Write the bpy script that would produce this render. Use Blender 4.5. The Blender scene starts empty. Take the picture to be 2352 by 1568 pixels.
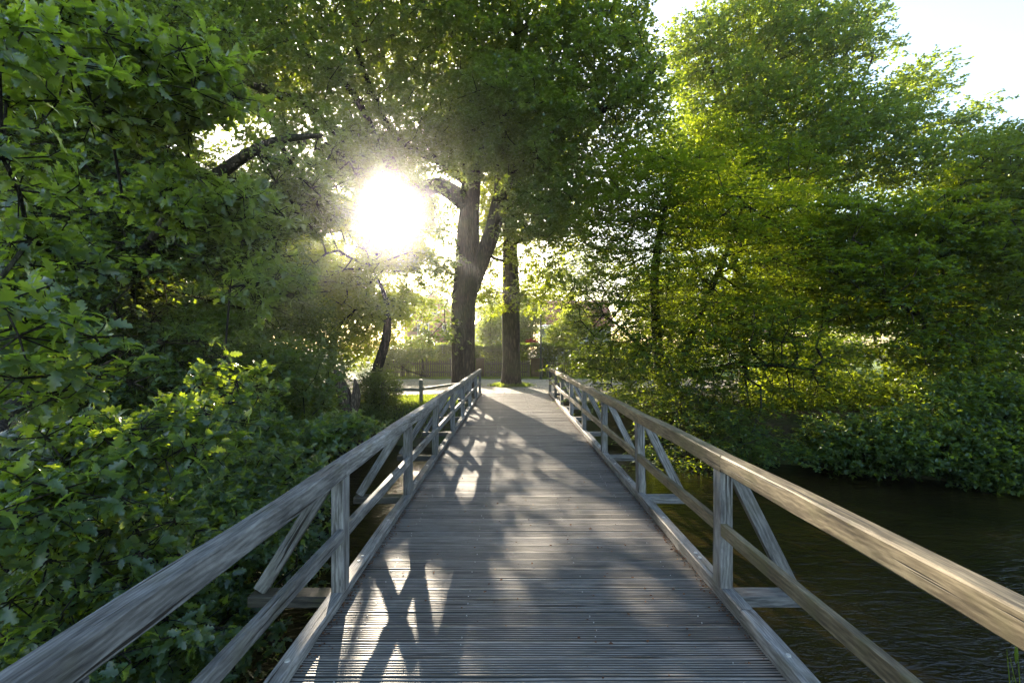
import bpy, bmesh, math, random
import numpy as np
from mathutils import Vector, Matrix

# ------------------------------------------------------------------ camera, world, sun
SC = bpy.context.scene
COL = SC.collection
F = 1045.0 / 2352.0                      # focal length / image width (16 mm lens)
CAM = Vector((0.0, 0.0, 1.75))
cam_d = bpy.data.cameras.new('camera')
cam_d.sensor_width = 36.0
cam_d.lens = 36.0 * F
cam_d.clip_start = 0.05
cam_d.clip_end = 4000.0
cam = bpy.data.objects.new('camera', cam_d)
cam.location = CAM
cam.rotation_euler = (math.radians(90.0 + 0.88), 0.0, math.radians(-0.1))
COL.objects.link(cam)
SC.camera = cam

SUN_AZ = math.radians(-15.3)             # left of straight ahead (+Y)
SUN_EL = math.radians(16.0)
S = np.array([math.sin(SUN_AZ) * math.cos(SUN_EL), math.cos(SUN_AZ) * math.cos(SUN_EL), math.sin(SUN_EL)])

world = bpy.data.worlds.new('World')
SC.world = world
world.use_nodes = True
wn, wl = world.node_tree.nodes, world.node_tree.links
wn.clear()
w_out = wn.new('ShaderNodeOutputWorld')
w_bg = wn.new('ShaderNodeBackground')
w_sky = wn.new('ShaderNodeTexSky')
w_sky.sky_type = 'NISHITA'
w_sky.sun_disc = False
w_sky.sun_elevation = SUN_EL
w_sky.sun_rotation = SUN_AZ              # measured from +Y towards +X
w_sky.altitude = 50
w_sky.air_density = 1.0
w_sky.dust_density = 1.6
w_sky.ozone_density = 1.0
w_bg.inputs['Strength'].default_value = 0.13
wl.new(w_sky.outputs[0], w_bg.inputs['Color'])
wl.new(w_bg.outputs[0], w_out.inputs['Surface'])

sun_d = bpy.data.lights.new('sun', 'SUN')
sun_d.energy = 5.0
sun_d.angle = math.radians(0.53)
sun_d.color = (1.0, 0.86, 0.66)
sun = bpy.data.objects.new('sun', sun_d)
sun.rotation_euler = Vector(S.tolist()).to_track_quat('Z', 'Y').to_euler()
sun.location = (-8, 30, 20)
COL.objects.link(sun)

SC.view_settings.view_transform = 'Standard'
SC.view_settings.look = 'None'
SC.view_settings.gamma = 1.0
SC.view_settings.exposure = 2.28
SC.render.engine = 'CYCLES'
cy = SC.cycles
cy.max_bounces = 8
cy.diffuse_bounces = 4
cy.glossy_bounces = 3
cy.transmission_bounces = 5
cy.volume_bounces = 0
cy.transparent_max_bounces = 6
cy.sample_clamp_indirect = 6.0
cy.caustics_reflective = False
cy.caustics_refractive = False
cy.use_denoising = True
cy.denoising_prefilter = 'ACCURATE'

# ------------------------------------------------------------------ helpers
R = math.radians
RNG = np.random.default_rng(7)
random.seed(7)

def P(px, py, z):
    """a point at depth z metres, given as seen on a 2352 x 1568 sheet"""
    return np.array([(px - 1174.0) / 1045.0 * z, z, 1.75 - (py - 800.0) / 1045.0 * z])

def tag(o, label=None, cat=None, group=None, kind=None):
    if label: o['label'] = label
    if cat: o['category'] = cat
    if group: o['group'] = group
    if kind: o['kind'] = kind
    return o

def empty(name, loc, label, cat, group=None):
    o = bpy.data.objects.new(name, None)
    o.location = loc
    o.empty_display_size = 0.3
    COL.objects.link(o)
    return tag(o, label, cat, group)

def link(name, me, mat=None, parent=None):
    o = bpy.data.objects.new(name, me)
    COL.objects.link(o)
    if mat is not None:
        for m in (mat if isinstance(mat, (list, tuple)) else [mat]):
            me.materials.append(m)
    if parent is not None:
        o.parent = parent
        o.matrix_parent_inverse = Matrix.Translation(-Vector(parent.location))
    return o

def np_mesh(name, V, Fc, mat=None, parent=None, attrs=None, smooth=False, mat_idx=None):
    """V (n,3); Fc (m,k) all faces with the same number of corners"""
    me = bpy.data.meshes.new(name)
    V = np.ascontiguousarray(V, dtype=np.float32)
    Fc = np.ascontiguousarray(Fc, dtype=np.int32)
    m, k = Fc.shape
    me.vertices.add(len(V)); me.vertices.foreach_set('co', V.ravel())
    me.loops.add(m * k); me.loops.foreach_set('vertex_index', Fc.ravel())
    me.polygons.add(m)
    me.polygons.foreach_set('loop_start', np.arange(0, m * k, k, dtype=np.int32))
    me.polygons.foreach_set('loop_total', np.full(m, k, dtype=np.int32))
    if smooth:
        me.polygons.foreach_set('use_smooth', np.ones(m, dtype=bool))
    if mat_idx is not None:
        me.polygons.foreach_set('material_index', np.ascontiguousarray(mat_idx, dtype=np.int32))
    if attrs:
        for an, (dom, arr) in attrs.items():
            a = me.attributes.new(an, 'FLOAT', dom)
            a.data.foreach_set('value', np.ascontiguousarray(arr, dtype=np.float32))
    me.update(calc_edges=True)
    return link(name, me, mat, parent)

class MB:
    """collects boxes and prisms into one mesh"""
    def __init__(s): s.v = []; s.f = []
    def box(s, c, d, rz=0.0):
        hx, hy, hz = d[0] / 2, d[1] / 2, d[2] / 2
        b = len(s.v); ca, sa = math.cos(rz), math.sin(rz)
        for x, y, z in ((-1,-1,-1),(1,-1,-1),(1,1,-1),(-1,1,-1),(-1,-1,1),(1,-1,1),(1,1,1),(-1,1,1)):
            X, Y = x * hx, y * hy
            s.v.append((c[0] + X * ca - Y * sa, c[1] + X * sa + Y * ca, c[2] + z * hz))
        for q in ((0,3,2,1),(4,5,6,7),(0,1,5,4),(1,2,6,5),(2,3,7,6),(3,0,4,7)):
            s.f.append([b + i for i in q])
        return s
    def poly(s, pts, faces):
        b = len(s.v); s.v += [tuple(p) for p in pts]
        s.f += [[b + i for i in q] for q in faces]
        return s
    def prism(s, prof, y0, y1, axis='y'):
        b = len(s.v); n = len(prof)
        for y in (y0, y1):
            for a, c in prof:
                s.v.append((a, y, c) if axis == 'y' else (y, a, c))
        s.f.append([b + i for i in range(n)][::-1]); s.f.append([b + n + i for i in range(n)])
        for i in range(n):
            j = (i + 1) % n
            s.f.append([b + i, b + j, b + n + j, b + n + i])
        return s
    def build(s, name, mat, parent=None, bevel=0.0, smooth=False):
        me = bpy.data.meshes.new(name)
        me.from_pydata(s.v, [], s.f); me.update()
        bm = bmesh.new(); bm.from_mesh(me)
        bmesh.ops.recalc_face_normals(bm, faces=bm.faces)
        if bevel > 0:
            bmesh.ops.bevel(bm, geom=list(bm.edges), offset=bevel, segments=2, profile=0.6, affect='EDGES')
        if smooth:
            for f in bm.faces: f.smooth = True
        bm.to_mesh(me); bm.free()
        return link(name, me, mat, parent)

# ------------------------------------------------------------------ materials
def new_mat(name):
    m = bpy.data.materials.new(name); m.use_nodes = True
    nt = m.node_tree; nt.nodes.clear()
    out = nt.nodes.new('ShaderNodeOutputMaterial')
    return m, nt.nodes, nt.links, out

def ramp(n, stops):
    r = n.new('ShaderNodeValToRGB')
    els = r.color_ramp.elements
    while len(els) < len(stops): els.new(0.5)
    for e, (p, c) in zip(els, stops):
        e.position = p; e.color = (c[0], c[1], c[2], 1.0)
    return r

def leaf_mat(name, dark, light, trans, tmix=0.42, rough=0.38, spec=0.5):
    m, n, l, out = new_mat(name)
    at = n.new('ShaderNodeAttribute'); at.attribute_name = 'rnd'
    rp = ramp(n, [(0.0, dark), (0.55, [(a + b) / 2 for a, b in zip(dark, light)]), (1.0, light)])
    l.new(at.outputs['Fac'], rp.inputs[0])
    pb = n.new('ShaderNodeBsdfPrincipled')
    pb.inputs['Roughness'].default_value = rough
    pb.inputs['Specular IOR Level'].default_value = spec
    l.new(rp.outputs[0], pb.inputs['Base Color'])
    tr = n.new('ShaderNodeBsdfTranslucent')
    rt = ramp(n, [(0.0, [c * 0.75 for c in trans]), (1.0, [min(1, c * 1.2) for c in trans])])
    l.new(at.outputs['Fac'], rt.inputs[0])
    l.new(rt.outputs[0], tr.inputs['Color'])
    mx = n.new('ShaderNodeMixShader'); mx.inputs[0].default_value = tmix
    l.new(pb.outputs[0], mx.inputs[1]); l.new(tr.outputs[0], mx.inputs[2])
    l.new(mx.outputs[0], out.inputs['Surface'])
    return m

def wood_mat(name, c0, c1, c2, moss=0.0, scale=1.0, bump=0.5, rough=0.62, plank=False, axis=0):
    """grain runs along local X (axis 0)"""
    m, n, l, out = new_mat(name)
    tc = n.new('ShaderNodeTexCoord'); oi = n.new('ShaderNodeObjectInfo')
    off = n.new('ShaderNodeVectorMath'); off.operation = 'MULTIPLY_ADD'
    comb = n.new('ShaderNodeCombineXYZ')
    src = oi.outputs['Random']
    if plank:
        at = n.new('ShaderNodeAttribute'); at.attribute_name = 'rnd'; src = at.outputs['Fac']
    for i in range(3): l.new(src, comb.inputs[i])
    l.new(comb.outputs[0], off.inputs[0]); off.inputs[1].default_value = (37.0, 11.0, 23.0)
    l.new(tc.outputs['Object'], off.inputs[2])
    mp = n.new('ShaderNodeMapping'); l.new(off.outputs[0], mp.inputs['Vector'])
    mp.inputs['Scale'].default_value = (6.0 * scale, 70 * scale, 70 * scale)
    # slow warp makes the grain wander
    nw = n.new('ShaderNodeTexNoise'); nw.inputs['Scale'].default_value = 2.2
    l.new(off.outputs[0], nw.inputs['Vector'])
    wv = n.new('ShaderNodeVectorMath'); wv.operation = 'MULTIPLY_ADD'
    l.new(nw.outputs['Color'], wv.inputs[0]); wv.inputs[1].default_value = (0.0, 2.6, 2.6)
    l.new(mp.outputs[0], wv.inputs[2])
    n1 = n.new('ShaderNodeTexNoise'); n1.inputs['Scale'].default_value = 1.0
    n1.inputs['Detail'].default_value = 5; n1.inputs['Roughness'].default_value = 0.65
    l.new(wv.outputs[0], n1.inputs['Vector'])
    n2 = n.new('ShaderNodeTexNoise'); n2.inputs['Scale'].default_value = 1.0; n2.inputs['Detail'].default_value = 7
    n2.inputs['Roughness'].default_value = 0.62; n2.inputs['Distortion'].default_value = 0.7
    mpb = n.new('ShaderNodeMapping'); mpb.inputs['Scale'].default_value = (3.0, 11.0, 11.0)
    l.new(off.outputs[0], mpb.inputs['Vector']); l.new(mpb.outputs[0], n2.inputs['Vector'])
    mx0 = n.new('ShaderNodeMath'); mx0.operation = 'MULTIPLY_ADD'
    l.new(n1.outputs['Fac'], mx0.inputs[0]); mx0.inputs[1].default_value = 0.45
    m2 = n.new('ShaderNodeMath'); m2.operation = 'MULTIPLY'; l.new(n2.outputs['Fac'], m2.inputs[0]); m2.inputs[1].default_value = 0.55
    l.new(m2.outputs[0], mx0.inputs[2])
    rp = ramp(n, [(0.35, c0), (0.49, c1), (0.64, c2)])
    if not plank:
        mw = n.new('ShaderNodeMapping'); mw.inputs['Scale'].default_value = (0.55, 1.0, 1.0); mw.inputs['Rotation'].default_value = (0.5, 0, 0)
        l.new(off.outputs[0], mw.inputs['Vector'])
        wt = n.new('ShaderNodeTexWave'); wt.wave_type = 'BANDS'; wt.bands_direction = 'Y'
        wt.inputs['Scale'].default_value = 24.0; wt.inputs['Distortion'].default_value = 9.0
        wt.inputs['Detail'].default_value = 3.0; wt.inputs['Detail Scale'].default_value = 0.35; wt.inputs['Detail Roughness'].default_value = 0.6
        l.new(mw.outputs[0], wt.inputs['Vector'])
        wa = n.new('ShaderNodeMath'); wa.operation = 'MULTIPLY_ADD'; l.new(wt.outputs['Fac'], wa.inputs[0]); wa.inputs[1].default_value = 0.07
        l.new(mx0.outputs[0], wa.inputs[2])
        ws = n.new('ShaderNodeMath'); ws.operation = 'SUBTRACT'; l.new(wa.outputs[0], ws.inputs[0]); ws.inputs[1].default_value = 0.035
        mx0 = ws
    l.new(mx0.outputs[0], rp.inputs[0])
    col = rp.outputs[0]
    # tone of each board
    hv = n.new('ShaderNodeHueSaturation')
    mr = n.new('ShaderNodeMapRange'); mr.inputs['To Min'].default_value = 0.74; mr.inputs['To Max'].default_value = 1.26
    l.new(src, mr.inputs['Value']); l.new(mr.outputs[0], hv.inputs['Value']); l.new(col, hv.inputs['Color'])
    col = hv.outputs[0]
    # algae and dirt patches
    nm = n.new('ShaderNodeTexNoise'); nm.inputs['Scale'].default_value = 5.0; nm.inputs['Detail'].default_value = 6
    l.new(off.outputs[0], nm.inputs['Vector'])
    rm = ramp(n, [(0.52, (0, 0, 0)), (0.72, (1, 1, 1))]); l.new(nm.outputs['Fac'], rm.inputs[0])
    mm = n.new('ShaderNodeMath'); mm.operation = 'MULTIPLY'; l.new(rm.outputs[0], mm.inputs[0]); mm.inputs[1].default_value = moss
    mc = n.new('ShaderNodeMixRGB'); mc.inputs[2].default_value = (0.10, 0.095, 0.035, 1)
    l.new(mm.outputs[0], mc.inputs[0]); l.new(col, mc.inputs[1])
    col = mc.outputs[0]
    # thin dark checks (cracks) along the grain
    mp3 = n.new('ShaderNodeMapping'); mp3.inputs['Scale'].default_value = (2.4 * scale, 95 * scale, 95 * scale)
    l.new(off.outputs[0], mp3.inputs['Vector'])
    n3 = n.new('ShaderNodeTexNoise'); n3.inputs['Scale'].default_value = 0.6; n3.inputs['Detail'].default_value = 1
    l.new(mp3.outputs[0], n3.inputs['Vector'])
    r3 = ramp(n, [(0.30, (1, 1, 1)), (0.35, (0, 0, 0))]); l.new(n3.outputs['Fac'], r3.inputs[0])
    mk = n.new('ShaderNodeMixRGB'); mk.inputs[2].default_value = (0.02, 0.016, 0.012, 1)
    l.new(r3.outputs[0], mk.inputs[0]); l.new(col, mk.inputs[1])
    pb = n.new('ShaderNodeBsdfPrincipled'); pb.inputs['Roughness'].default_value = rough
    pb.inputs['Specular IOR Level'].default_value = 0.4
    if plank:
        ad_ = n.new('ShaderNodeAttribute'); ad_.attribute_name = 'dirt_shade'  # grooves darkened in colour: shade inside them plus grime
        md = n.new('ShaderNodeMixRGB'); md.inputs[2].default_value = (0.035, 0.031, 0.026, 1)
        l.new(ad_.outputs['Fac'], md.inputs[0]); l.new(mk.outputs[0], md.inputs[1]); mk = md
    l.new(mk.outputs[0], pb.inputs['Base Color'])
    hs = n.new('ShaderNodeMath'); hs.operation = 'SUBTRACT'; l.new(mx0.outputs[0], hs.inputs[0]); l.new(r3.outputs[0], hs.inputs[1])
    bp = n.new('ShaderNodeBump'); bp.inputs['Strength'].default_value = bump; bp.inputs['Distance'].default_value = 0.006
    l.new(hs.outputs[0], bp.inputs['Height']); l.new(bp.outputs[0], pb.inputs['Normal'])
    l.new(pb.outputs[0], out.inputs['Surface'])
    return m

def bark_mat(name, c0, c1, scale=1.0, moss=0.3):
    m, n, l, out = new_mat(name)
    g = n.new('ShaderNodeNewGeometry')
    mp = n.new('ShaderNodeMapping'); mp.inputs['Scale'].default_value = (14 * scale, 14 * scale, 2.6 * scale)
    l.new(g.outputs['Position'], mp.inputs['Vector'])
    v = n.new('ShaderNodeTexVoronoi'); v.feature = 'DISTANCE_TO_EDGE'; v.inputs['Scale'].default_value = 1.0
    nz = n.new('ShaderNodeTexNoise'); nz.inputs['Scale'].default_value = 1.4; nz.inputs['Detail'].default_value = 6
    l.new(mp.outputs[0], nz.inputs['Vector'])
    ad = n.new('ShaderNodeVectorMath'); ad.operation = 'ADD'; l.new(mp.outputs[0], ad.inputs[0]); l.new(nz.outputs['Color'], ad.inputs[1])
    l.new(ad.outputs[0], v.inputs['Vector'])
    mu = n.new('ShaderNodeMath'); mu.operation = 'MULTIPLY'; l.new(v.outputs['Distance'], mu.inputs[0]); mu.inputs[1].default_value = 2.2
    a2 = n.new('ShaderNodeMath'); a2.operation = 'MULTIPLY'; l.new(mu.outputs[0], a2.inputs[0]); l.new(nz.outputs['Fac'], a2.inputs[1])
    rp = ramp(n, [(0.02, c0), (0.5, c1)]); l.new(a2.outputs[0], rp.inputs[0])
    n2 = n.new('ShaderNodeTexNoise'); n2.inputs['Scale'].default_value = 1.1; n2.inputs['Detail'].default_value = 4
    l.new(g.outputs['Position'], n2.inputs['Vector'])
    rm = ramp(n, [(0.45, (0, 0, 0)), (0.7, (moss, moss, moss))]); l.new(n2.outputs['Fac'], rm.inputs[0])
    mc = n.new('ShaderNodeMixRGB'); mc.inputs[2].default_value = (0.06, 0.075, 0.025, 1)
    l.new(rm.outputs[0], mc.inputs[0]); l.new(rp.outputs[0], mc.inputs[1])
    pb = n.new('ShaderNodeBsdfPrincipled'); pb.inputs['Roughness'].default_value = 0.9
    pb.inputs['Specular IOR Level'].default_value = 0.2
    l.new(mc.outputs[0], pb.inputs['Base Color'])
    bp = n.new('ShaderNodeBump'); bp.inputs['Strength'].default_value = 1.0; bp.inputs['Distance'].default_value = 0.06
    l.new(a2.outputs[0], bp.inputs['Height']); l.new(bp.outputs[0], pb.inputs['Normal'])
    l.new(pb.outputs[0], out.inputs['Surface'])
    return m

def rough_mat(name, cols, scale=3.0, rough=0.9, bump=0.4, dist=0.02, detail=8, spec=0.3, scale2=None, cols2=None):
    m, n, l, out = new_mat(name)
    g = n.new('ShaderNodeNewGeometry')
    nz = n.new('ShaderNodeTexNoise'); nz.inputs['Scale'].default_value = scale; nz.inputs['Detail'].default_value = detail
    nz.inputs['Roughness'].default_value = 0.7
    l.new(g.outputs['Position'], nz.inputs['Vector'])
    k = len(cols)
    rp = ramp(n, [(0.3 + 0.4 * i / max(1, k - 1), c) for i, c in enumerate(cols)])
    l.new(nz.outputs['Fac'], rp.inputs[0])
    col = rp.outputs[0]
    if cols2:
        n2 = n.new('ShaderNodeTexNoise'); n2.inputs['Scale'].default_value = scale2; n2.inputs['Detail'].default_value = 3
        l.new(g.outputs['Position'], n2.inputs['Vector'])
        r2 = ramp(n, [(0.42, (0, 0, 0)), (0.6, (1, 1, 1))]); l.new(n2.outputs['Fac'], r2.inputs[0])
        mc = n.new('ShaderNodeMixRGB'); mc.inputs[2].default_value = (*cols2, 1)
        l.new(r2.outputs[0], mc.inputs[0]); l.new(col, mc.inputs[1]); col = mc.outputs[0]
    pb = n.new('ShaderNodeBsdfPrincipled'); pb.inputs['Roughness'].default_value = rough
    pb.inputs['Specular IOR Level'].default_value = spec
    l.new(col, pb.inputs['Base Color'])
    bp = n.new('ShaderNodeBump'); bp.inputs['Strength'].default_value = bump; bp.inputs['Distance'].default_value = dist
    l.new(nz.outputs['Fac'], bp.inputs['Height']); l.new(bp.outputs[0], pb.inputs['Normal'])
    l.new(pb.outputs[0], out.inputs['Surface'])
    return m

def brick_mat(name, c1, c2, mortar, sc=1.0):
    m, n, l, out = new_mat(name)
    tc = n.new('ShaderNodeTexCoord')
    sp = n.new('ShaderNodeSeparateXYZ'); l.new(tc.outputs['Object'], sp.inputs[0])
    ad = n.new('ShaderNodeMath'); ad.operation = 'ADD'; l.new(sp.outputs[0], ad.inputs[0]); l.new(sp.outputs[1], ad.inputs[1])
    cb = n.new('ShaderNodeCombineXYZ'); l.new(ad.outputs[0], cb.inputs[0]); l.new(sp.outputs[2], cb.inputs[1])
    b = n.new('ShaderNodeTexBrick'); l.new(cb.outputs[0], b.inputs['Vector'])
    b.inputs['Color1'].default_value = (*c1, 1); b.inputs['Color2'].default_value = (*c2, 1); b.inputs['Mortar'].default_value = (*mortar, 1)
    b.inputs['Scale'].default_value = 4.2 * sc; b.inputs['Mortar Size'].default_value = 0.015
    pb = n.new('ShaderNodeBsdfPrincipled'); pb.inputs['Roughness'].default_value = 0.9
    l.new(b.outputs['Color'], pb.inputs['Base Color'])
    bp = n.new('ShaderNodeBump'); bp.inputs['Strength'].default_value = 0.3; bp.inputs['Distance'].default_value = 0.01
    bp.invert = True
    l.new(b.outputs['Fac'], bp.inputs['Height']); l.new(bp.outputs[0], pb.inputs['Normal'])
    l.new(pb.outputs[0], out.inputs['Surface'])
    return m

def plain(name, c, rough=0.6, spec=0.4, metal=0.0):
    return rough_mat(name, [[x * 0.82 for x in c], [min(1, x * 1.12) for x in c]], scale=14, rough=rough, bump=0.1, dist=0.003, spec=spec)

M = {}
M['oak_near'] = leaf_mat('oak leaf near', (0.020, 0.044, 0.036), (0.066, 0.106, 0.066), (0.64, 0.84, 0.035), 0.38, 0.32, 0.7)
M['oak'] = leaf_mat('oak leaf', (0.016, 0.040, 0.029), (0.060, 0.102, 0.054), (0.62, 0.80, 0.035), 0.31, 0.36, 0.6)
M['hornbeam'] = leaf_mat('hornbeam leaf', (0.010, 0.032, 0.018), (0.042, 0.082, 0.030), (0.66, 0.82, 0.02), 0.28, 0.45, 0.4)
M['shrub'] = leaf_mat('shrub leaf', (0.018, 0.042, 0.022), (0.058, 0.095, 0.036), (0.54, 0.70, 0.03), 0.32, 0.42, 0.45)
M['young'] = leaf_mat('young leaf', (0.030, 0.062, 0.015), (0.075, 0.13, 0.026), (0.72, 0.86, 0.04), 0.42, 0.45, 0.35)
M['hedge_leaf'] = leaf_mat('hedge leaf', (0.03, 0.062, 0.014), (0.095, 0.125, 0.03), (0.50, 0.62, 0.04), 0.42, 0.5, 0.3)
M['red_flower'] = leaf_mat('red flower', (0.35, 0.02, 0.02), (0.6, 0.05, 0.04), (0.6, 0.06, 0.05), 0.4, 0.5, 0.3)
M['grass'] = leaf_mat('grass blade', (0.06, 0.11, 0.02), (0.14, 0.19, 0.04), (0.45, 0.55, 0.06), 0.45, 0.5, 0.3)
M['litter'] = leaf_mat('dead leaf', (0.06, 0.025, 0.012), (0.20, 0.10, 0.05), (0.25, 0.10, 0.04), 0.2, 0.7, 0.2)
M['bark'] = bark_mat('oak bark', (0.018, 0.014, 0.010), (0.12, 0.094, 0.066), 0.8, 0.45)
M['bark_dark'] = bark_mat('dark bark', (0.014, 0.012, 0.010), (0.070, 0.058, 0.044), 1.5, 0.3)
M['deadwood'] = bark_mat('bare dead wood', (0.06, 0.045, 0.03), (0.26, 0.20, 0.14), 1.2, 0.2)
M['rail_wood'] = wood_mat('weathered grey timber', (0.05, 0.047, 0.044), (0.145, 0.138, 0.13), (0.29, 0.28, 0.265), moss=0.4)
M['rail_moss_sun'] = wood_mat('mossy timber with sun gold', (0.035, 0.025, 0.013), (0.13, 0.10, 0.058), (0.27, 0.215, 0.13), moss=0.75)  # golden low sunlight worked into the brown, with moss patches besides
M['deck_wood'] = wood_mat('ribbed deck boards', (0.105, 0.096, 0.086), (0.185, 0.17, 0.152), (0.29, 0.268, 0.242), moss=0.25, plank=True, bump=0.25, rough=0.50)
M['dark_wood'] = wood_mat('damp dark timber', (0.03, 0.026, 0.02), (0.07, 0.06, 0.045), (0.13, 0.115, 0.09), moss=0.5)  # darker timber tone, also on the left cross beams
M['fence_wood'] = wood_mat('old fence timber', (0.06, 0.052, 0.035), (0.13, 0.115, 0.075), (0.21, 0.19, 0.12), moss=0.8)
M['steel'] = plain('screw steel', (0.42, 0.40, 0.37), 0.35)
M['gravel'] = rough_mat('gravel', [(0.16, 0.14, 0.11), (0.30, 0.27, 0.22), (0.44, 0.40, 0.33)], scale=22, bump=0.9, dist=0.02, scale2=0.7, cols2=(0.24, 0.22, 0.18))
M['soil'] = rough_mat('woodland soil', [(0.035, 0.026, 0.016), (0.085, 0.062, 0.038), (0.13, 0.10, 0.06)], scale=7, bump=0.9, dist=0.05, scale2=0.9, cols2=(0.06, 0.075, 0.025))
M['lawn'] = rough_mat('lawn', [(0.06, 0.11, 0.02), (0.11, 0.18, 0.035), (0.16, 0.22, 0.05)], scale=9, bump=0.6, dist=0.03)
M['brick'] = brick_mat('house brick', (0.36, 0.12, 0.075), (0.27, 0.085, 0.055), (0.35, 0.28, 0.22))
M['brick_old'] = brick_mat('old mossy brick', (0.15, 0.085, 0.055), (0.11, 0.07, 0.045), (0.13, 0.12, 0.08))
M['white'] = plain('white paint', (0.78, 0.77, 0.74))
M['render'] = plain('pale render', (0.62, 0.66, 0.68))
M['black_beam'] = plain('dark stained beam', (0.05, 0.04, 0.035))
M['glass'] = plain('window glass', (0.05, 0.06, 0.07), 0.08, 0.8)
M['tile'] = rough_mat('red roof tiles', [(0.28, 0.07, 0.045), (0.40, 0.12, 0.07)], scale=6, bump=0.6, dist=0.03)
M['tile_brown'] = rough_mat('brown roof tiles', [(0.16, 0.095, 0.05), (0.27, 0.17, 0.09)], scale=8, bump=0.6, dist=0.03)
M['slate'] = plain('grey roof sheet', (0.22, 0.26, 0.30), 0.4)
M['pole'] = plain('dark green pole paint', (0.045, 0.055, 0.045), 0.45)
M['sign'] = plain('faded sign plate', (0.30, 0.33, 0.28), 0.4)
def water_mat():
    m, n, l, out = new_mat('river water')
    g = n.new('ShaderNodeNewGeometry')
    mp = n.new('ShaderNodeMapping'); mp.inputs['Scale'].default_value = (2.2, 5.5, 1); mp.inputs['Rotation'].default_value = (0, 0, R(-14))
    l.new(g.outputs['Position'], mp.inputs['Vector'])
    a = n.new('ShaderNodeTexNoise'); a.inputs['Scale'].default_value = 1.3; a.inputs['Detail'].default_value = 5; a.inputs['Distortion'].default_value = 0.6
    l.new(mp.outputs[0], a.inputs['Vector'])
    b = n.new('ShaderNodeTexNoise'); b.inputs['Scale'].default_value = 5.0; b.inputs['Detail'].default_value = 3
    l.new(mp.outputs[0], b.inputs['Vector'])
    ad = n.new('ShaderNodeMath'); ad.operation = 'MULTIPLY_ADD'; l.new(b.outputs['Fac'], ad.inputs[0]); ad.inputs[1].default_value = 0.35; l.new(a.outputs['Fac'], ad.inputs[2])
    bp = n.new('ShaderNodeBump'); bp.inputs['Strength'].default_value = 0.55; bp.inputs['Distance'].default_value = 0.05
    l.new(ad.outputs[0], bp.inputs['Height'])
    n3 = n.new('ShaderNodeTexNoise'); n3.inputs['Scale'].default_value = 0.5; n3.inputs['Detail'].default_value = 5
    l.new(g.outputs['Position'], n3.inputs['Vector'])
    rp = ramp(n, [(0.35, (0.006, 0.005, 0.003)), (0.65, (0.024, 0.017, 0.006))]); l.new(n3.outputs['Fac'], rp.inputs[0])
    pb = n.new('ShaderNodeBsdfPrincipled'); pb.inputs['Roughness'].default_value = 0.05; pb.inputs['IOR'].default_value = 1.33
    l.new(rp.outputs[0], pb.inputs['Base Color']); l.new(bp.outputs[0], pb.inputs['Normal'])
    l.new(pb.outputs[0], out.inputs['Surface'])
    return m
M['water'] = water_mat()

# ------------------------------------------------------------------ terrain, water, path
WATER = -1.30
def sstep(a, b, x):
    t = np.clip((x - a) / (b - a), 0, 1); return t * t * (3 - 2 * t)

def wob(x, y, s=1.0):
    return (np.sin(x * 1.7 * s + 0.6) * np.cos(y * 1.3 * s + 1.1) + 0.5 * np.sin(x * 3.9 * s + y * 2.7 * s)) * 0.5

def far_bank(x):                    # y at which the far bank meets the water
    return np.where(x < 2.5, 14.0, 14.0 - 4.2 * sstep(2.5, 11.0, x)) + 0.35 * np.sin(x * 0.9)
def near_bank(x):
    return np.where(x < 0, 0.2 + 1.6 * sstep(0, 6, -x), -2.2) + 0.3 * np.sin(x * 1.1)

def ground_z(x, y):
    fb, nb = far_bank(x), near_bank(x)
    chan = sstep(0.9, -0.9, nb - y) if False else 1.0
    far = sstep(-0.6, 1.7, y - fb)              # 0 in the river, 1 on land
    near = sstep(-0.6, 1.6, nb - y)
    land = np.maximum(far, near)
    z = -2.1 + land * 2.03
    # keep the end of the deck tidy: ground rises to just under the boards
    z = z + land * 0.05 * wob(x, y) * (1 - np.exp(-((x / 2.4) ** 2)))
    return z

def grid(xs, ys, zf, name, mat, **kw):
    X, Y = np.meshgrid(xs, ys)
    Z = zf(X, Y)
    V = np.stack([X, Y, Z], -1).reshape(-1, 3)
    nx, ny = len(xs), len(ys)
    i = np.arange(nx * ny).reshape(ny, nx)
    Fc = np.stack([i[:-1, :-1], i[:-1, 1:], i[1:, 1:], i[1:, :-1]], -1).reshape(-1, 4)
    return np_mesh(name, V, Fc, mat, smooth=True, **kw)

def spread(lo, hi, a, b, d, far_step):
    """fine steps d inside [a, b], growing outside"""
    mid = list(np.arange(a, b + 1e-6, d)); L, H = [], []
    s = d; x = a
    while x > lo: s = min(s * 1.25, far_step); x -= s; L.append(max(x, lo))
    s = d; x = b
    while x < hi: s = min(s * 1.25, far_step); x += s; H.append(min(x, hi))
    return np.array(L[::-1] + mid + H)

tag(grid(spread(-1500, 1500, -14, 16, 0.3, 150), spread(-1500, 1500, -5, 30, 0.3, 150), ground_z, 'ground', M['soil']), kind='structure')
tag(grid(spread(-400, 400, -14, 20, 1.0, 60), np.arange(-5.0, 17.1, 1.0), lambda x, y: x * 0 + WATER, 'river', M['water']), kind='structure')

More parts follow.
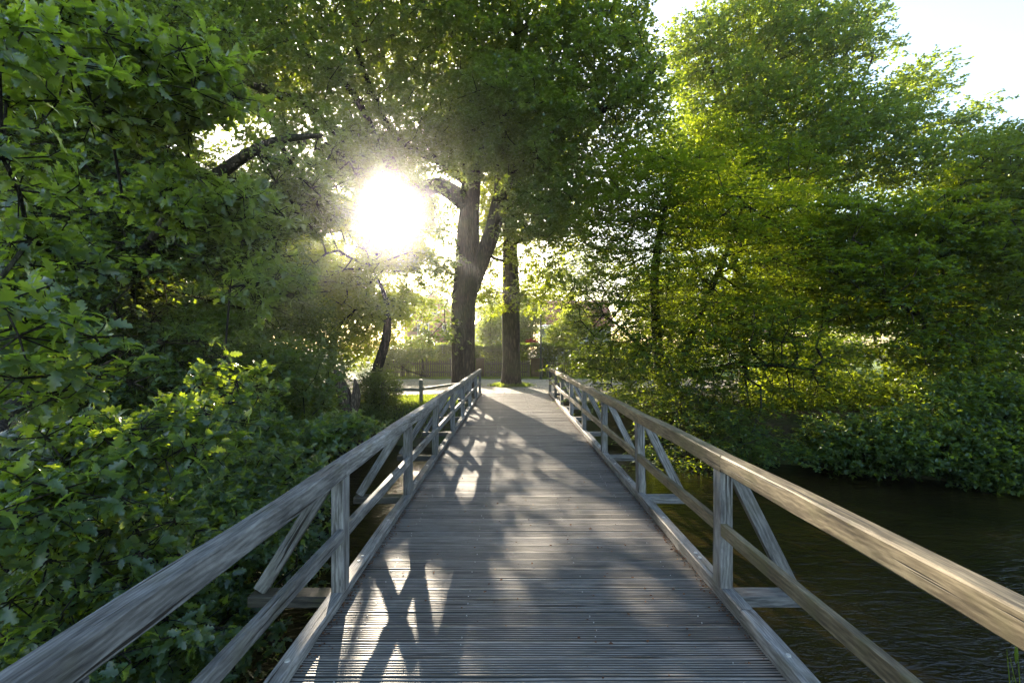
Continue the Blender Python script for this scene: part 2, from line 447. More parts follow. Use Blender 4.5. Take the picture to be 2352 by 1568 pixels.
def strip(name, mat, xs, ylo, yhi, dz, n=24):
    X = np.repeat(xs[None, :], n, 0)
    t = np.linspace(0, 1, n)[:, None]
    Y = ylo(xs)[None, :] * (1 - t) + yhi(xs)[None, :] * t
    Z = ground_z(X, Y) + dz
    V = np.stack([X, Y, Z], -1).reshape(-1, 3); nx = len(xs)
    i = np.arange(nx * n).reshape(n, nx)
    Fc = np.stack([i[:-1, :-1], i[:-1, 1:], i[1:, 1:], i[1:, :-1]], -1).reshape(-1, 4)
    return tag(np_mesh(name, V, Fc, mat, smooth=True), kind='structure')
xs = np.arange(-45, 30.1, 0.3)
strip('gravel_path', M['gravel'], xs,
      lambda x: np.where(np.abs(x) < 2.2, 17.85, 18.2 - 1.2 * sstep(-2.2, -5, x) + 2.2 * sstep(2.2, 5, x)) + 0.15 * np.sin(x * 2.3),
      lambda x: 26.6 + 0.18 * np.sin(x * 1.9) + 0.1 * np.sin(x * 5.1), 0.03)
strip('verge', M['lawn'], xs, lambda x: 26.5 + 0.18 * np.sin(x * 1.9) + 0.1 * np.sin(x * 5.1), lambda x: x * 0 + 28.9, 0.018)
strip('garden_lawn', M['lawn'], np.arange(-45, 60.1, 0.8), lambda x: np.where(x > 16.5, 19.5, 29.5), lambda x: x * 0 + 70.0, 0.022, 30)

# ------------------------------------------------------------------ the footbridge
bridge = empty('footbridge', (0, 9, 0), 'long timber footbridge with ribbed deck boards and braced handrails running to the path', 'footbridge')
XL, XR = -1.156, 1.445
POST_Y = [-0.78, 1.27, 3.27, 5.35, 7.33, 9.36, 11.38, 13.37, 15.4, 17.55]
SIDE = {-1: dict(x=XL, rail=-0.785 + 1.75, kerb=0.075), 1: dict(x=XR, rail=-0.735 + 1.75, kerb=0.10)}

def beam(name, p0, p1, w, h, mat, parent, up=(0, 0, 1), bevel=0.006, warp=0.0, seg=1, rise=0.0):
    """timber of length |p1-p0|; local X is the grain; w across, h in the up direction; p0, p1 on the centre line"""
    p0, p1 = Vector(p0), Vector(p1); d = (p1 - p0); L = d.length; d.normalize()
    upv = Vector(up); side = upv.cross(d).normalized(); upv = d.cross(side).normalized()
    bm = bmesh.new()
    n = max(1, seg)
    rings = []
    rs = random.Random(hash((round(p0.x, 2), round(p0.y, 2), round(L, 2))) & 0xffff)
    ph = rs.random() * 6
    for i in range(n + 1):
        x = -L / 2 + L * i / n
        oy = warp * math.sin(ph + 3.1 * x) ; oz = warp * 0.8 * math.cos(ph * 1.3 + 2.3 * x)
        b = bevel * (1 + 0.5 * math.sin(ph + 5 * x))
        W, H = w / 2, h / 2
        pr = [(-W, -H + b), (-W + b, -H), (W - b, -H), (W, -H + b), (W, H - b), (W - b, H), (-W + b, H), (-W, H - b)]
        rings.append([bm.verts.new((x, y + oy, z + oz)) for y, z in pr])
    for a, c in zip(rings[:-1], rings[1:]):
        for k in range(8):
            bm.faces.new((a[k], a[(k + 1) % 8], c[(k + 1) % 8], c[k]))
    bm.faces.new(rings[0][::-1]); bm.faces.new(rings[-1])
    bmesh.ops.recalc_face_normals(bm, faces=bm.faces)
    me = bpy.data.meshes.new(name); bm.to_mesh(me); bm.free()
    o = bpy.data.objects.new(name, me); COL.objects.link(o); me.materials.append(mat)
    rot = Matrix((d, side, upv)).transposed().to_4x4()
    mw = Matrix.Translation((p0 + p1) / 2) @ rot
    if parent is not None:
        o.parent = parent
        mw = Matrix.Translation(-Vector(parent.location)) @ mw
    o.matrix_local = mw
    return o

# deck boards: ribbed across the grooves
def build_deck():
    V, Fc, rnd, dirt_shade = [], [], [], []
    y = -3.2; k = 0
    rg = np.random.default_rng(3)
    while y < 17.8:
        wd = 0.143 + rg.uniform(-0.002, 0.002)
        r = rg.random(); zoff = rg.uniform(-0.0025, 0.0025); tilt = rg.uniform(-0.0015, 0.0015)
        x0, x1 = XL - 0.10 + rg.uniform(-.01, .01), XR + 0.10 + rg.uniform(-.01, .01)
        prof = [(0.0, -0.035), (0.0, -0.004), (0.003, 0.0)]
        nrib = 7; pitch = (wd - 0.006) / nrib
        for i in range(nrib):
            a = 0.003 + i * pitch
            prof += [(a + 0.001, 0.0), (a + pitch * 0.56, 0.0)]
            if i < nrib - 1:
                prof += [(a + pitch * 0.62, -0.0085), (a + pitch * 0.94, -0.0085)]
        prof += [(wd - 0.003, 0.0), (wd, -0.004), (wd, -0.035)]
        nxs = 6
        X = np.linspace(x0, x1, nxs)
        sag = rg.normal(0, 0.0012, nxs)
        base = len(V); m = len(prof)
        for j, x in enumerate(X):
            for (py, pz) in prof:
                V.append((x, y + py + 0.001 * math.sin(x * 3 + k), pz + zoff + tilt * (x) + sag[j]))
        for j in range(nxs - 1):
            for i in range(m - 1):
                a = base + j * m + i
                Fc.append((a, a + m, a + m + 1, a + 1)); rnd.append(r); dirt_shade.append(1.0 if min(prof[i][1], prof[i + 1][1]) < -0.003 else 0.0)  # faces below the rib tops take the painted shade and grime
        y += wd + rg.uniform(0.004, 0.008); k += 1
    # board ends
    return np_mesh('deck', np.array(V), np.array(Fc), M['deck_wood'], bridge, {'rnd': ('FACE', rnd), 'dirt_shade': ('FACE', dirt_shade)})
build_deck()

# screws in rows over the joists (too many to count out: one part)
mb = MB(); rg = random.Random(5)
y = -0.6; 
while y < 17.4:
    for gx in (XL + 0.22, -0.30, 0.52, XR - 0.22):
        for dy in (0.03, 0.11):
            if rg.random() < 0.45: continue
            dy += rg.uniform(-.008, .008)
            a = gx + rg.uniform(-.012, .012); r_ = 0.0040
            c = (a, y + dy, 0.0042)
            pts = [(c[0] + r_ * math.cos(t * math.pi / 3), c[1] + r_ * math.sin(t * math.pi / 3), c[2]) for t in range(6)]
            pts += [(p[0], p[1], -0.004) for p in pts]
            mb.poly(pts, [(0, 1, 2, 3, 4, 5)] + [(i, i + 6, (i + 1) % 6 + 6, (i + 1) % 6) for i in range(6)])
    y += 0.149
tag(mb.build('screw', M['steel'], bridge), kind='stuff')

for gx in (XL + 0.05, -0.30, 0.52, XR - 0.05):
    beam('girder', (gx, -3.2, -0.035 - 0.16), (gx, 17.75, -0.035 - 0.16), 0.12, 0.30, M['dark_wood'], bridge)
for s in (-1, 1):
    q = SIDE[s]; X = q['x']
    wood = M['rail_wood'] if s < 0 else M['rail_moss_sun']
    xo = X + s * 0.0425                    # post centre
    # kerb lengths, butted
    ky = [-3.2, 0.9, 2.9 if s > 0 else 4.6, 6.9, 10.6, 14.4, 17.72]
    for a, b in zip(ky[:-1], ky[1:]):
        beam('kerb', (X + s * 0.047, a + 0.003, q['kerb'] / 2 + 0.003), (X + s * 0.047, b - 0.003, q['kerb'] / 2 + 0.003), 0.094, q['kerb'] - 0.004, M['rail_wood'], bridge, warp=0.002, seg=8, bevel=0.007)
    for i, py in enumerate(POST_Y):
        top = q['rail'] - 0.116
        yc = py - 0.06
        lean = 0.012 * math.sin(i * 2.3 + s)
        beam('post', (xo + s * lean, yc, q['kerb'] + 0.002), (xo, yc, top), 0.122, 0.085, wood if s < 0 else M['rail_wood'], bridge, up=(1, 0, 0), bevel=0.005, seg=4, warp=0.0015)
        # cross beam sticking out under the deck and the raking brace above it
        out_x = (2.02 if s > 0 else 1.80)
        oz = 0.028
        beam('cross_beam', (s * (abs(X) + 0.095), yc - 0.01, oz - 0.012), (s * out_x, yc - 0.01, oz - 0.012), 0.13, 0.075, M['rail_wood'] if s > 0 else M['dark_wood'], bridge, bevel=0.005)
        beam('brace', (X + s * 0.125, yc, top - 0.03), (s * (out_x - 0.05), yc, oz + 0.04), 0.055, 0.09, M['rail_wood'], bridge, up=(0, 0, 1), bevel=0.004, seg=3)
        # cross beams under the deck
        if s > 0:
            beam('joist', (XL - 0.05, yc, -0.40), (XR + 0.05, yc, -0.40), 0.14, 0.10, M['dark_wood'], bridge)
    for a, b in zip(POST_Y[:-1], POST_Y[1:]):
        zc = (q['kerb'] + q['rail'] - 0.116) / 2 + 0.005
        beam('mid_rail', (X + s * 0.018, a - 0.118 + 0.12, zc), (X + s * 0.018, b - 0.06 - 0.062, zc), 0.045, 0.085, wood, bridge, bevel=0.004, seg=4, warp=0.002)
    # top rail lengths, joined over posts
    ry = [-3.2, 3.20, 7.28, 11.33, 15.34, 17.60] if s < 0 else [-3.2, 3.14, 7.26, 11.30, 15.34, 17.55]
    for a, b in zip(ry[:-1], ry[1:]):
        beam('top_rail', (X + s * 0.043, a + 0.002, q['rail'] - 0.0575), (X + s * 0.043, b - 0.002, q['rail'] - 0.0575), 0.098, 0.115, wood, bridge, bevel=0.009, seg=16, warp=0.004)
# coach bolts on kerbs
for s in (-1, 1):
    for py in POST_Y:
        for dy in (0.35, 0.43, 1.2):
            c = Vector((SIDE[s]['x'] + s * 0.045, py + dy, SIDE[s]['kerb'] + 0.003))
            pts = [(c.x + .013 * math.cos(t * math.pi / 4), c.y + .013 * math.sin(t * math.pi / 4), c.z + 0.003) for t in range(8)] + \
                  [(c.x + .016 * math.cos(t * math.pi / 4), c.y + .016 * math.sin(t * math.pi / 4), c.z - 0.004) for t in range(8)]
            MB().poly(pts, [tuple(range(8))] + [(i, i + 8, (i + 1) % 8 + 8, (i + 1) % 8) for i in range(8)]).build('bolt', M['steel'], bridge)
# piles in the water
for s in (-1, 1):
    for py in (3.21, 9.30, 14.2):
        beam('pile', (SIDE[s]['x'] * 0.8, py, -2.2), (SIDE[s]['x'] * 0.8, py, -0.352), 0.18, 0.18, M['dark_wood'], bridge, up=(1, 0, 0), bevel=0.02)

# ------------------------------------------------------------------ foliage machinery
def lobed(nl, width, depth, seg):
    """oak leaf outline with rounded lobes: half widths along the midrib; returns stations (t, w)"""
    st = []
    n = nl * seg
    for i in range(n + 1):
        t = i / n
        env = math.sin(math.pi * min(1, t ** 0.72 * 0.97 + 0.02)) ** 0.7
        lob = 1 - depth * (0.5 + 0.5 * math.cos(2 * math.pi * nl * t + 0.3))
        st.append((t, max(0.02, width * env * lob)))
    return st
def leaf_tpl(st, curl=0.12, fold=0.18):
    """triangles/quads of a leaf lying along +X with normal +Z, unit length"""
    V = []; Fc = []
    for (t, w) in st:
        z = -curl * (t - 0.35) ** 2
        f = fold * w
        V += [(t + 0.35 * w, w, z + f), (t, 0, z), (t + 0.35 * w, -w, z + f)]
    for i in range(len(st) - 1):
        a = 3 * i; b = a + 3
        Fc += [(a, a + 1, b + 1, b), (a + 1, a + 2, b + 2, b + 1)]
    return np.array(V, float), np.array(Fc)
T_NEAR = leaf_tpl(lobed(4, 0.33, 0.52, 4), 0.35, 0.3)
T_MID = leaf_tpl(lobed(3, 0.33, 0.60, 2), 0.3, 0.3)
T_FAR = (np.array([(0, 0, 0), (0.45, 0.33, 0.08), (1, 0, -0.06), (0.5, -0.33, 0.08)], float), np.array([(0, 1, 2, 3)]))
T_OVAL = (np.array([(0, 0, 0), (0.28, 0.27, 0.06), (0.7, 0.24, 0.03), (1, 0, -0.08), (0.7, -0.24, 0.03), (0.28, -0.27, 0.06)], float),
          np.array([(0, 1, 2, 3), (0, 3, 4, 5)]))

# patches that the low sun reaches through the crowns, where its rays come down on z = 0: (x, y, rx, ry)
LIT = [(0.75, 15.0, 1.15, 3.0), (-0.82, 3.0, 0.42, 1.0), (0.02, 3.8, 0.13, 0.6), (0.7, 4.5, 0.42, 0.45), (-0.55, 5.9, 0.3, 0.6),
       (0.5, 5.6, 0.3, 0.35), (0.1, 8.7, 0.25, 0.5), (2.4, -1.3, 0.35, 1.5), (-3.3, 16.0, 0.8, 0.7), (0.0, 3.1, 0.1, 0.3),
       (-0.3, 11.0, 0.3, 0.5), (1.1, 10.6, 0.3, 0.9), (-0.2, 7.0, 0.2, 0.25), (-2.3, -2.0, 0.5, 0.9), (0.9, 2.0, 0.2, 0.3), (0.6, 6.9, 0.35, 0.45), (-0.6, 8.6, 0.25, 0.6), (0.95, 3.2, 0.22, 0.35), (-0.1, 2.2, 0.15, 0.25), (0.5, 9.6, 0.3, 0.3), (1.0, 4.6, 0.3, 0.4), (0.3, 5.25, 0.35, 0.3), (0.25, 4.0, 0.25, 0.5), (-0.05, 6.3, 0.2, 0.3), (1.1, 6.4, 0.25, 0.4), (0.2, 12.0, 0.4, 0.5), (-0.7, 11.8, 0.3, 0.6)]
TARGETS = [(P(*a), r) for a, r in [((350, 150, 5), .5), ((200, 230, 4), .45), ((530, 850, 4.2), .4), ((600, 650, 7), .55), ((470, 980, 3.5), .35), ((100, 830, 2.3), .3),
    ((60, 1330, 2.5), .3), ((700, 370, 8), .5), ((400, 330, 5), .4), ((480, 120, 6), .4), ((300, 1000, 3), .3), ((250, 640, 6), .5),
    ((1680, 430, 14), .9), ((1750, 620, 13), .8), ((1600, 700, 13), .7), ((1900, 450, 18), 1.0), ((1950, 930, 14.5), 1.2), ((1560, 880, 13), .6), ((1450, 640, 14), .5),
    ((2150, 480, 13), .6), ((2250, 650, 12.5), .5), ((1650, 250, 22), 1.2), ((1900, 820, 12.5), .6), ((2200, 1000, 10), .45), ((1800, 900, 13), .7), ((1850, 620, 16), .8), ((1550, 560, 16), .7)]]
def keep_mask(Pt, rg):
    k = np.ones(len(Pt), bool)
    fz = 1.0 + 0.3 * rg.standard_normal(len(Pt))
    for t, r in TARGETS:
        v = Pt - t[None]; sd = v @ S
        d = np.linalg.norm(v - sd[:, None] * S[None], axis=1)
        k &= ~((sd > 0.8 + r) & (d < r * fz) & ((sd < 9) | (rg.random(len(Pt)) < 0.45)))
    q = Pt[:, :2] - S[None, :2] * (Pt[:, 2:3] / S[2])
    near = Pt[:, 2] > 0.0
    for (cx, cy_, rx, ry) in LIT:
        d = ((q[:, 0] - cx) / rx) ** 2 + ((q[:, 1] - cy_) / ry) ** 2
        k &= ~((d < 1.0 + 0.45 * rg.standard_normal(len(Pt))) & near)
    v = Pt - np.array(CAM)[None]
    L = np.linalg.norm(v, axis=1)
    ca = (v @ S) / np.maximum(L, 1e-6)
    ang = np.degrees(np.arccos(np.clip(ca, -1, 1)))
    k &= ang > 1.8 + 0.8 * rg.standard_normal(len(Pt))
    return k

def orient(dirs, ups):
    x = dirs / np.linalg.norm(dirs, axis=1, keepdims=True)
    y = np.cross(ups, x); y /= np.maximum(np.linalg.norm(y, axis=1, keepdims=True), 1e-6)
    z = np.cross(x, y)
    return np.stack([x, y, z], 2)         # columns

def leaf_cloud(name, mat, parent, twigs, tdirs, tone, rg, tpl=T_FAR, per=7, size=(0.07, 0.11), tw_len=0.16, flat=0.5, droop=0.15, carve=True):
    """per leaves round every twig end; twigs (n,3), tdirs (n,3), tone (n,)"""
    n = len(twigs)
    idx = np.repeat(np.arange(n), per)
    k = np.tile(np.arange(per), n)
    N = len(idx)
    s = (k / per + rg.uniform(-.1, .1, N)) * tw_len
    base = twigs[idx] + tdirs[idx] * s[:, None]
    rad = rg.standard_normal((N, 3))
    d = tdirs[idx] * rg.uniform(0.1, 0.8, N)[:, None] + rad / np.linalg.norm(rad, axis=1, keepdims=True)
    d[:, 2] = d[:, 2] * (1 - flat) - droop * rg.random(N)
    up = rg.standard_normal((N, 3)) * 0.55 * (1.15 - flat); up[:, 2] += 0.9
    keep = keep_mask(base, rg) if carve else np.ones(N, bool)
    base, d, up, idx = base[keep], d[keep], up[keep], idx[keep]; N = len(base)
    if N == 0: return None
    Rm = orient(d, up)
    sz = rg.uniform(size[0], size[1], N)
    tv, tf = tpl
    V = base[:, None, :] + np.einsum('nij,kj->nki', Rm, tv) * sz[:, None, None]
    Fc = tf[None] + (np.arange(N) * len(tv))[:, None, None]
    rnd = np.clip(tone[idx] * 0.55 + rg.random(N) * 0.5, 0, 1)
    return np_mesh(name, V.reshape(-1, 3), Fc.reshape(-1, tf.shape[1]), mat, parent,
                   {'rnd': ('FACE', np.repeat(rnd, len(tf)))}, smooth=len(tf) > 3)

def tubes(p0, p1, r0, r1, sides=5):
    n = len(p0)
    d = p1 - p0; L = np.linalg.norm(d, axis=1, keepdims=True); d = d / np.maximum(L, 1e-6)
    ref = np.where(np.abs(d[:, 2:3]) > 0.9, np.array([[1., 0, 0]]), np.array([[0, 0, 1.]]))
    a = np.cross(d, ref); a /= np.linalg.norm(a, axis=1, keepdims=True); b = np.cross(d, a)
    th = np.arange(sides) * 2 * np.pi / sides
    ring = a[:, None, :] * np.cos(th)[None, :, None] + b[:, None, :] * np.sin(th)[None, :, None]
    A = p0[:, None, :] + ring * r0[:, None, None]; B = p1[:, None, :] + ring * r1[:, None, None]
    V = np.concatenate([A, B], 1).reshape(-1, 3)
    i = np.arange(sides); j = (i + 1) % sides
    f = np.stack([i, j, j + sides, i + sides], 1)
    Fc = (f[None] + (np.arange(n) * 2 * sides)[:, None, None]).reshape(-1, 4)
    return V, Fc

def loft(path, radii, sides=20, seed=0, flare=0.0, lump=0.06):
    """one smooth tapering stem along a path of points"""
    rg = np.random.default_rng(seed)
    path = np.array(path, float); radii = np.array(radii, float)
    # resample smoothly (Catmull-Rom)
    pts, rr = [], []
    n = len(path)
    for i in range(n - 1):
        p0, p1, p2, p3 = path[max(i - 1, 0)], path[i], path[i + 1], path[min(i + 2, n - 1)]
        L = np.linalg.norm(p2 - p1); m = max(2, int(L / 0.22))
        for k in range(m):
            t = k / m
            pts.append(0.5 * ((2 * p1) + (-p0 + p2) * t + (2 * p0 - 5 * p1 + 4 * p2 - p3) * t * t + (-p0 + 3 * p1 - 3 * p2 + p3) * t ** 3))
            rr.append(radii[i] * (1 - t) + radii[i + 1] * t)
    pts.append(path[-1]); rr.append(radii[-1])
    pts = np.array(pts); rr = np.array(rr)
    tg = np.gradient(pts, axis=0); tg /= np.linalg.norm(tg, axis=1, keepdims=True)
    a = np.cross(tg[0], [0.3, 1, 0.1]); a /= np.linalg.norm(a)
    th = np.arange(sides) * 2 * np.pi / sides
    ph = rg.uniform(0, 6.28, 6)
    V = []
    for i, (p, t, r) in enumerate(zip(pts, tg, rr)):
        a = a - t * np.dot(a, t); a /= np.linalg.norm(a); b = np.cross(t, a)
        h = p[2] - pts[0][2]
        fl = 1 + flare * math.exp(-max(0, h) / 0.35) * (0.75 + 0.45 * np.cos(5 * th + ph[0])) if flare > 0 else 1.0
        lp = 1 + lump * (np.sin(3 * th + ph[1] + h * 0.8) * 0.5 + np.sin(5 * th + ph[2] - h * 1.3) * 0.35 + np.sin(2 * th + h * 2.1 + ph[3]) * 0.3 + np.sin(9 * th + h * 0.5) * 0.18)
        R_ = r * lp * fl
        V.append(p[None] + (a[None] * np.cos(th)[:, None] + b[None] * np.sin(th)[:, None]) * np.reshape(R_ * np.ones(sides), (-1, 1)))
    V = np.concatenate(V); m = len(pts)
    i = np.arange(sides); j = (i + 1) % sides
    f = np.stack([i, j, j + sides, i + sides], 1)
    Fc = (f[None] + (np.arange(m - 1) * sides)[:, None, None]).reshape(-1, 4)
    return V, Fc, pts, rr

def merge(parts):
    Vs, Fs, o = [], [], 0
    for V, Fc in parts:
        Vs.append(V); Fs.append(Fc + o); o += len(V)
    return np.concatenate(Vs), np.concatenate(Fs)

def sample_blobs(blobs, n, rg, spacing):
    """blobs: (centre xyz, radii xyz, weight)"""
    w = np.array([b[2] * np.prod(b[1]) ** 0.8 for b in blobs]); w /= w.sum()
    out = np.zeros((0, 3))
    tries = 0
    while len(out) < n and tries < 14:
        m = n * 2
        c = rg.choice(len(blobs), m, p=w)
        v = rg.standard_normal((m, 3)); v /= np.linalg.norm(v, axis=1, keepdims=True)
        v *= (rg.random(m) ** 0.42)[:, None]
        C = np.array([b[0] for b in blobs])[c]; Rr = np.array([b[1] for b in blobs])[c]
        p = C + v * Rr
        for q in p:
            if len(out) == 0 or np.min(((out - q) ** 2).sum(1)) > spacing ** 2:
                out = np.vstack([out, q])
                if len(out) >= n: break
        tries += 1
    return out

def skeleton(roots, root_r, clumps, rg, sag=0.08, tip_r=0.011):
    """join every clump to the nearest wood already there; returns segment arrays"""
    nodes = [p for p in roots]; par = [-1] * len(roots); fixed = list(root_r)
    ref = np.array(roots)
    d0 = np.array([np.min(((ref - c) ** 2).sum(1)) for c in clumps])
    order = np.argsort(d0)
    arr = np.zeros((len(roots) + len(clumps) * 5, 3)); arr[:len(roots)] = ref; cnt = len(roots)
    pen = np.zeros(len(arr))
    for ci in order:
        c = clumps[ci]
        dd = np.sqrt(((arr[:cnt] - c) ** 2).sum(1)) + 0.25 * pen[:cnt]
        j = int(np.argmin(dd)); a = arr[j].copy()
        L = np.linalg.norm(c - a); m = min(4, max(1, int(L / 0.45)))
        prev = j
        for k in range(1, m + 1):
            t = k / m
            p = a * (1 - t) + c * t
            if k < m: p = p + rg.standard_normal(3) * 0.09 * L / m + np.array([0, 0, -sag * L * math.sin(math.pi * t)])
            arr[cnt] = p; par.append(prev); fixed.append(0.0); pen[cnt] = pen[prev] + L / m; prev = cnt; cnt += 1
    r = np.zeros(cnt)
    acc = np.zeros(cnt)
    for i in range(cnt - 1, len(roots) - 1, -1):
        r[i] = max(tip_r, acc[i] ** (1 / 2.3)); acc[par[i]] += r[i] ** 2.3
    ids = np.arange(len(roots), cnt)
    pr = np.array(par)[ids]
    r0 = np.where(pr < len(roots), r[ids] * 1.15, r[pr] if len(pr) else 0)
    r0 = np.minimum(r0, r[ids] * 1.6)
    return arr[pr], arr[ids], r0, r[ids]

def tree(name, base, label, cat, stems, blobs, n, leaf, rg_seed, bark='bark', tpl=T_FAR, twigs=10, per=7, size=(0.08, 0.12),
         spread_r=0.42, spacing=0.5, flat=0.5, group=None, tw_len=0.18, flare=0.0, sides=18, vflat=0.6, twig_wood=False, droop=0.15, min_r=0.011, outward=0.7, bough=0.0):
    """stems: list of (points, radii); the first is the trunk"""
    rg = np.random.default_rng(rg_seed)
    root = empty(name, Vector([float(v) for v in base]), label, cat, group)
    parts, rp, rr_ = [], [], []
    for si, (pts, rad) in enumerate(stems):
        V, Fc, pp, r_ = loft(pts, rad, sides if si == 0 else max(8, sides - 8), rg_seed + si, flare if si == 0 else 0.0)
        parts.append((V, Fc))
        st = 2
        lo = 0.35 if si == 0 else 0.08
        k0 = int(len(pp) * lo)
        rp += list(pp[k0::st]); rr_ += list(r_[k0::st])
    n = int(n * DN); twigs = int(round(twigs * DT)); spacing *= 0.98
    cl = sample_blobs(blobs, n, rg, spacing)
    cl = cl[keep_mask(cl, rg)]
    a, b, r0, r1 = skeleton(rp, rr_, cl, rg, tip_r=min_r)
    parts.append(tubes(a, b, r0, r1, 5))
    # twigs
    nt = len(cl) * twigs
    ci = np.repeat(np.arange(len(cl)), twigs)
    off = rg.standard_normal((nt, 3)) * np.array([1, 1, vflat]) * spread_r * rg.uniform(0.32, 0.62, len(cl))[ci][:, None]
    tp = cl[ci] + off
    if bough > 0:
        c0 = np.array(base, float)
        bd = cl - c0[None]; bd[:, 2] = 0; bd /= np.maximum(np.linalg.norm(bd, axis=1, keepdims=True), 1e-6)
        a_ = rg.normal(0, 0.6, len(cl)); ca_, sa_ = np.cos(a_), np.sin(a_)
        bd = np.stack([bd[:, 0] * ca_ - bd[:, 1] * sa_, bd[:, 0] * sa_ + bd[:, 1] * ca_, rg.normal(-0.10, 0.14, len(cl))], 1)
        pd = np.stack([-bd[:, 1], bd[:, 0], np.zeros(len(cl))], 1)
        L_ = rg.standard_normal(nt); W_ = rg.standard_normal(nt) * (1.0 - 0.35 * np.clip(L_, -1, 1.6))
        off = bd[ci] * (L_ * bough)[:, None] + pd[ci] * (W_ * bough * 0.42)[:, None]
        off[:, 2] += rg.standard_normal(nt) * bough * 0.11 - 0.06 * (L_ ** 2) * bough
        tp = cl[ci] + off
    td = off * 1.2 + rg.standard_normal((nt, 3)) * 0.25
    ctr = cl.mean(0)
    ow = cl[ci] - np.array([ctr[0], ctr[1], ctr[2] - 1.0]); ow /= np.maximum(np.linalg.norm(ow, axis=1, keepdims=True), 1e-6)
    td = td / np.linalg.norm(td, axis=1, keepdims=True) + ow * outward * 0.6
    td /= np.linalg.norm(td, axis=1, keepdims=True)
    if twig_wood:
        q0 = cl[ci]; q1 = tp + td * tw_len
        parts.append(tubes(q0, tp, np.full(nt, 0.005), np.full(nt, 0.0035), 3))
        parts.append(tubes(tp, q1, np.full(nt, 0.0035), np.full(nt, 0.0015), 3))
    V, Fc = merge(parts)
    np_mesh('trunk', V, Fc, M[bark], root, smooth=True)
    tone = np.clip(rg.normal(0.5, 0.25, len(cl)), 0, 1)[ci]
    leaf_cloud('crown', M[leaf], root, tp, td, tone, rg, tpl, per, size, tw_len, flat, droop)
    return root

def B(px, py, z, rx, ry, rz=None, w=1.0):
    """blob centred at a sheet position and depth, radii rx, ry given on the sheet at that depth"""
    k = z / 1045.0
    return (P(px, py, z), np.array([rx * k, rz if rz else rx * k, ry * k]), w)

G0 = -0.07
DN, DT = 1.35, 2.1
# ------------------------------------------------------------------ trees ahead
x1, y1 = -2.0, 18.9
T1 = tree('oak_tree', (x1, y1, G0), 'massive old oak with forked trunk just left of the bridge end, sun behind its limbs', 'tree',
    [([(x1, y1, G0 - 0.2), (x1, y1, 1.2), (-1.97, y1, 3.6), (-1.85, 18.9, 5.2), (-1.78, 18.9, 6.9), (-1.65, 18.8, 9.5), (-1.75, 18.6, 13), (-1.9, 18, 18)], [0.51, 0.49, 0.48, 0.50, 0.45, 0.36, 0.27, 0.12]),
     ([P(1072, 700, 18.9), P(1098, 620, 18.8), P(1130, 530, 18.6), P(1152, 440, 18.4), P(1215, 350, 17.8), P(1320, 275, 17), P(1450, 215, 16), P(1530, 120, 15.5)], [0.26, 0.35, 0.32, 0.27, 0.21, 0.17, 0.12, 0.05]),
     ([P(1145, 460, 18.4), P(1150, 330, 18), P(1175, 200, 17.5), P(1190, 60, 17)], [0.20, 0.17, 0.13, 0.08]),
     ([P(1075, 470, 18.8), P(1010, 425, 18.3), P(955, 438, 17.8), P(905, 395, 17.2), P(860, 310, 16.5), P(770, 300, 15.8), P(690, 235, 15), P(560, 180, 14), P(500, 110, 13)], [0.40, 0.31, 0.28, 0.25, 0.21, 0.18, 0.17, 0.14, 0.07]),
     ([P(1075, 420, 18.7), P(1010, 370, 18.3), P(930, 330, 17.6), P(880, 270, 17), P(820, 120, 16), P(800, 20, 16)], [0.2, 0.16, 0.13, 0.11, 0.08, 0.04]),
     ([P(700, 330, 15), P(640, 290, 14.6), P(560, 225, 14.2), P(430, 170, 13.6), P(330, 150, 13)], [0.17, 0.17, 0.15, 0.11, 0.05]),
     ([P(860, 310, 16.5), P(800, 200, 16), P(700, 120, 15), P(620, 10, 14.5)], [0.13, 0.12, 0.09, 0.05])],
    [B(1100, 80, 17, 330, 170, 3.2), B(1340, 120, 16.5, 150, 190, 2.5), B(1450, 250, 16, 90, 130, 1.6), B(1500, 330, 16.5, 80, 90, 1.4), B(1460, 100, 16, 50, 110, 1.4), B(1400, 400, 17, 80, 70, 1.2), B(800, 60, 16, 260, 130, 3), B(520, 60, 14, 190, 110, 2.5),
     B(1270, 330, 17, 130, 120, 2), B(1010, 300, 18.5, 120, 70, 2), B(1290, 470, 17.5, 80, 70, 1.5), B(640, 160, 14.5, 180, 90, 2, .8), B(830, 180, 17, 130, 70, 2.5, 0.7), B(1150, 520, 19, 60, 50, 1, .6),
     B(1100, -250, 16, 500, 200, 3.5, 0.8), B(980, 600, 19.5, 60, 50, 1, 0.5), B(720, 330, 15, 160, 90, 2, .9), B(900, 470, 19, 150, 110, 1.5, .75), B(1260, 450, 16.5, 130, 110, 1.6, 1.2), B(1320, 600, 18, 60, 60, 1.2, .9),
     B(930, 250, 17, 160, 120, 2.0, .9), B(1000, 765, 17.4, 42, 35, .6, 1.2), B(985, 690, 17.6, 45, 40, .7, 1), B(1000, 600, 18, 45, 60, .8, 1), B(930, 600, 18, 70, 60, .8, .8), B(860, 400, 17, 130, 80, 1.4, .9), B(770, 470, 16, 100, 100, 1.4, .9), B(960, 510, 19.5, 90, 70, 1.0, .9), B(1060, 330, 17, 90, 90, 1.2, .7), B(1190, 260, 16, 180, 130, 2, 1.1)],
    2000, 'oak', 11, flare=0.12, twigs=9, per=8, size=(0.10, 0.15), spread_r=0.5, spacing=0.50, sides=28)

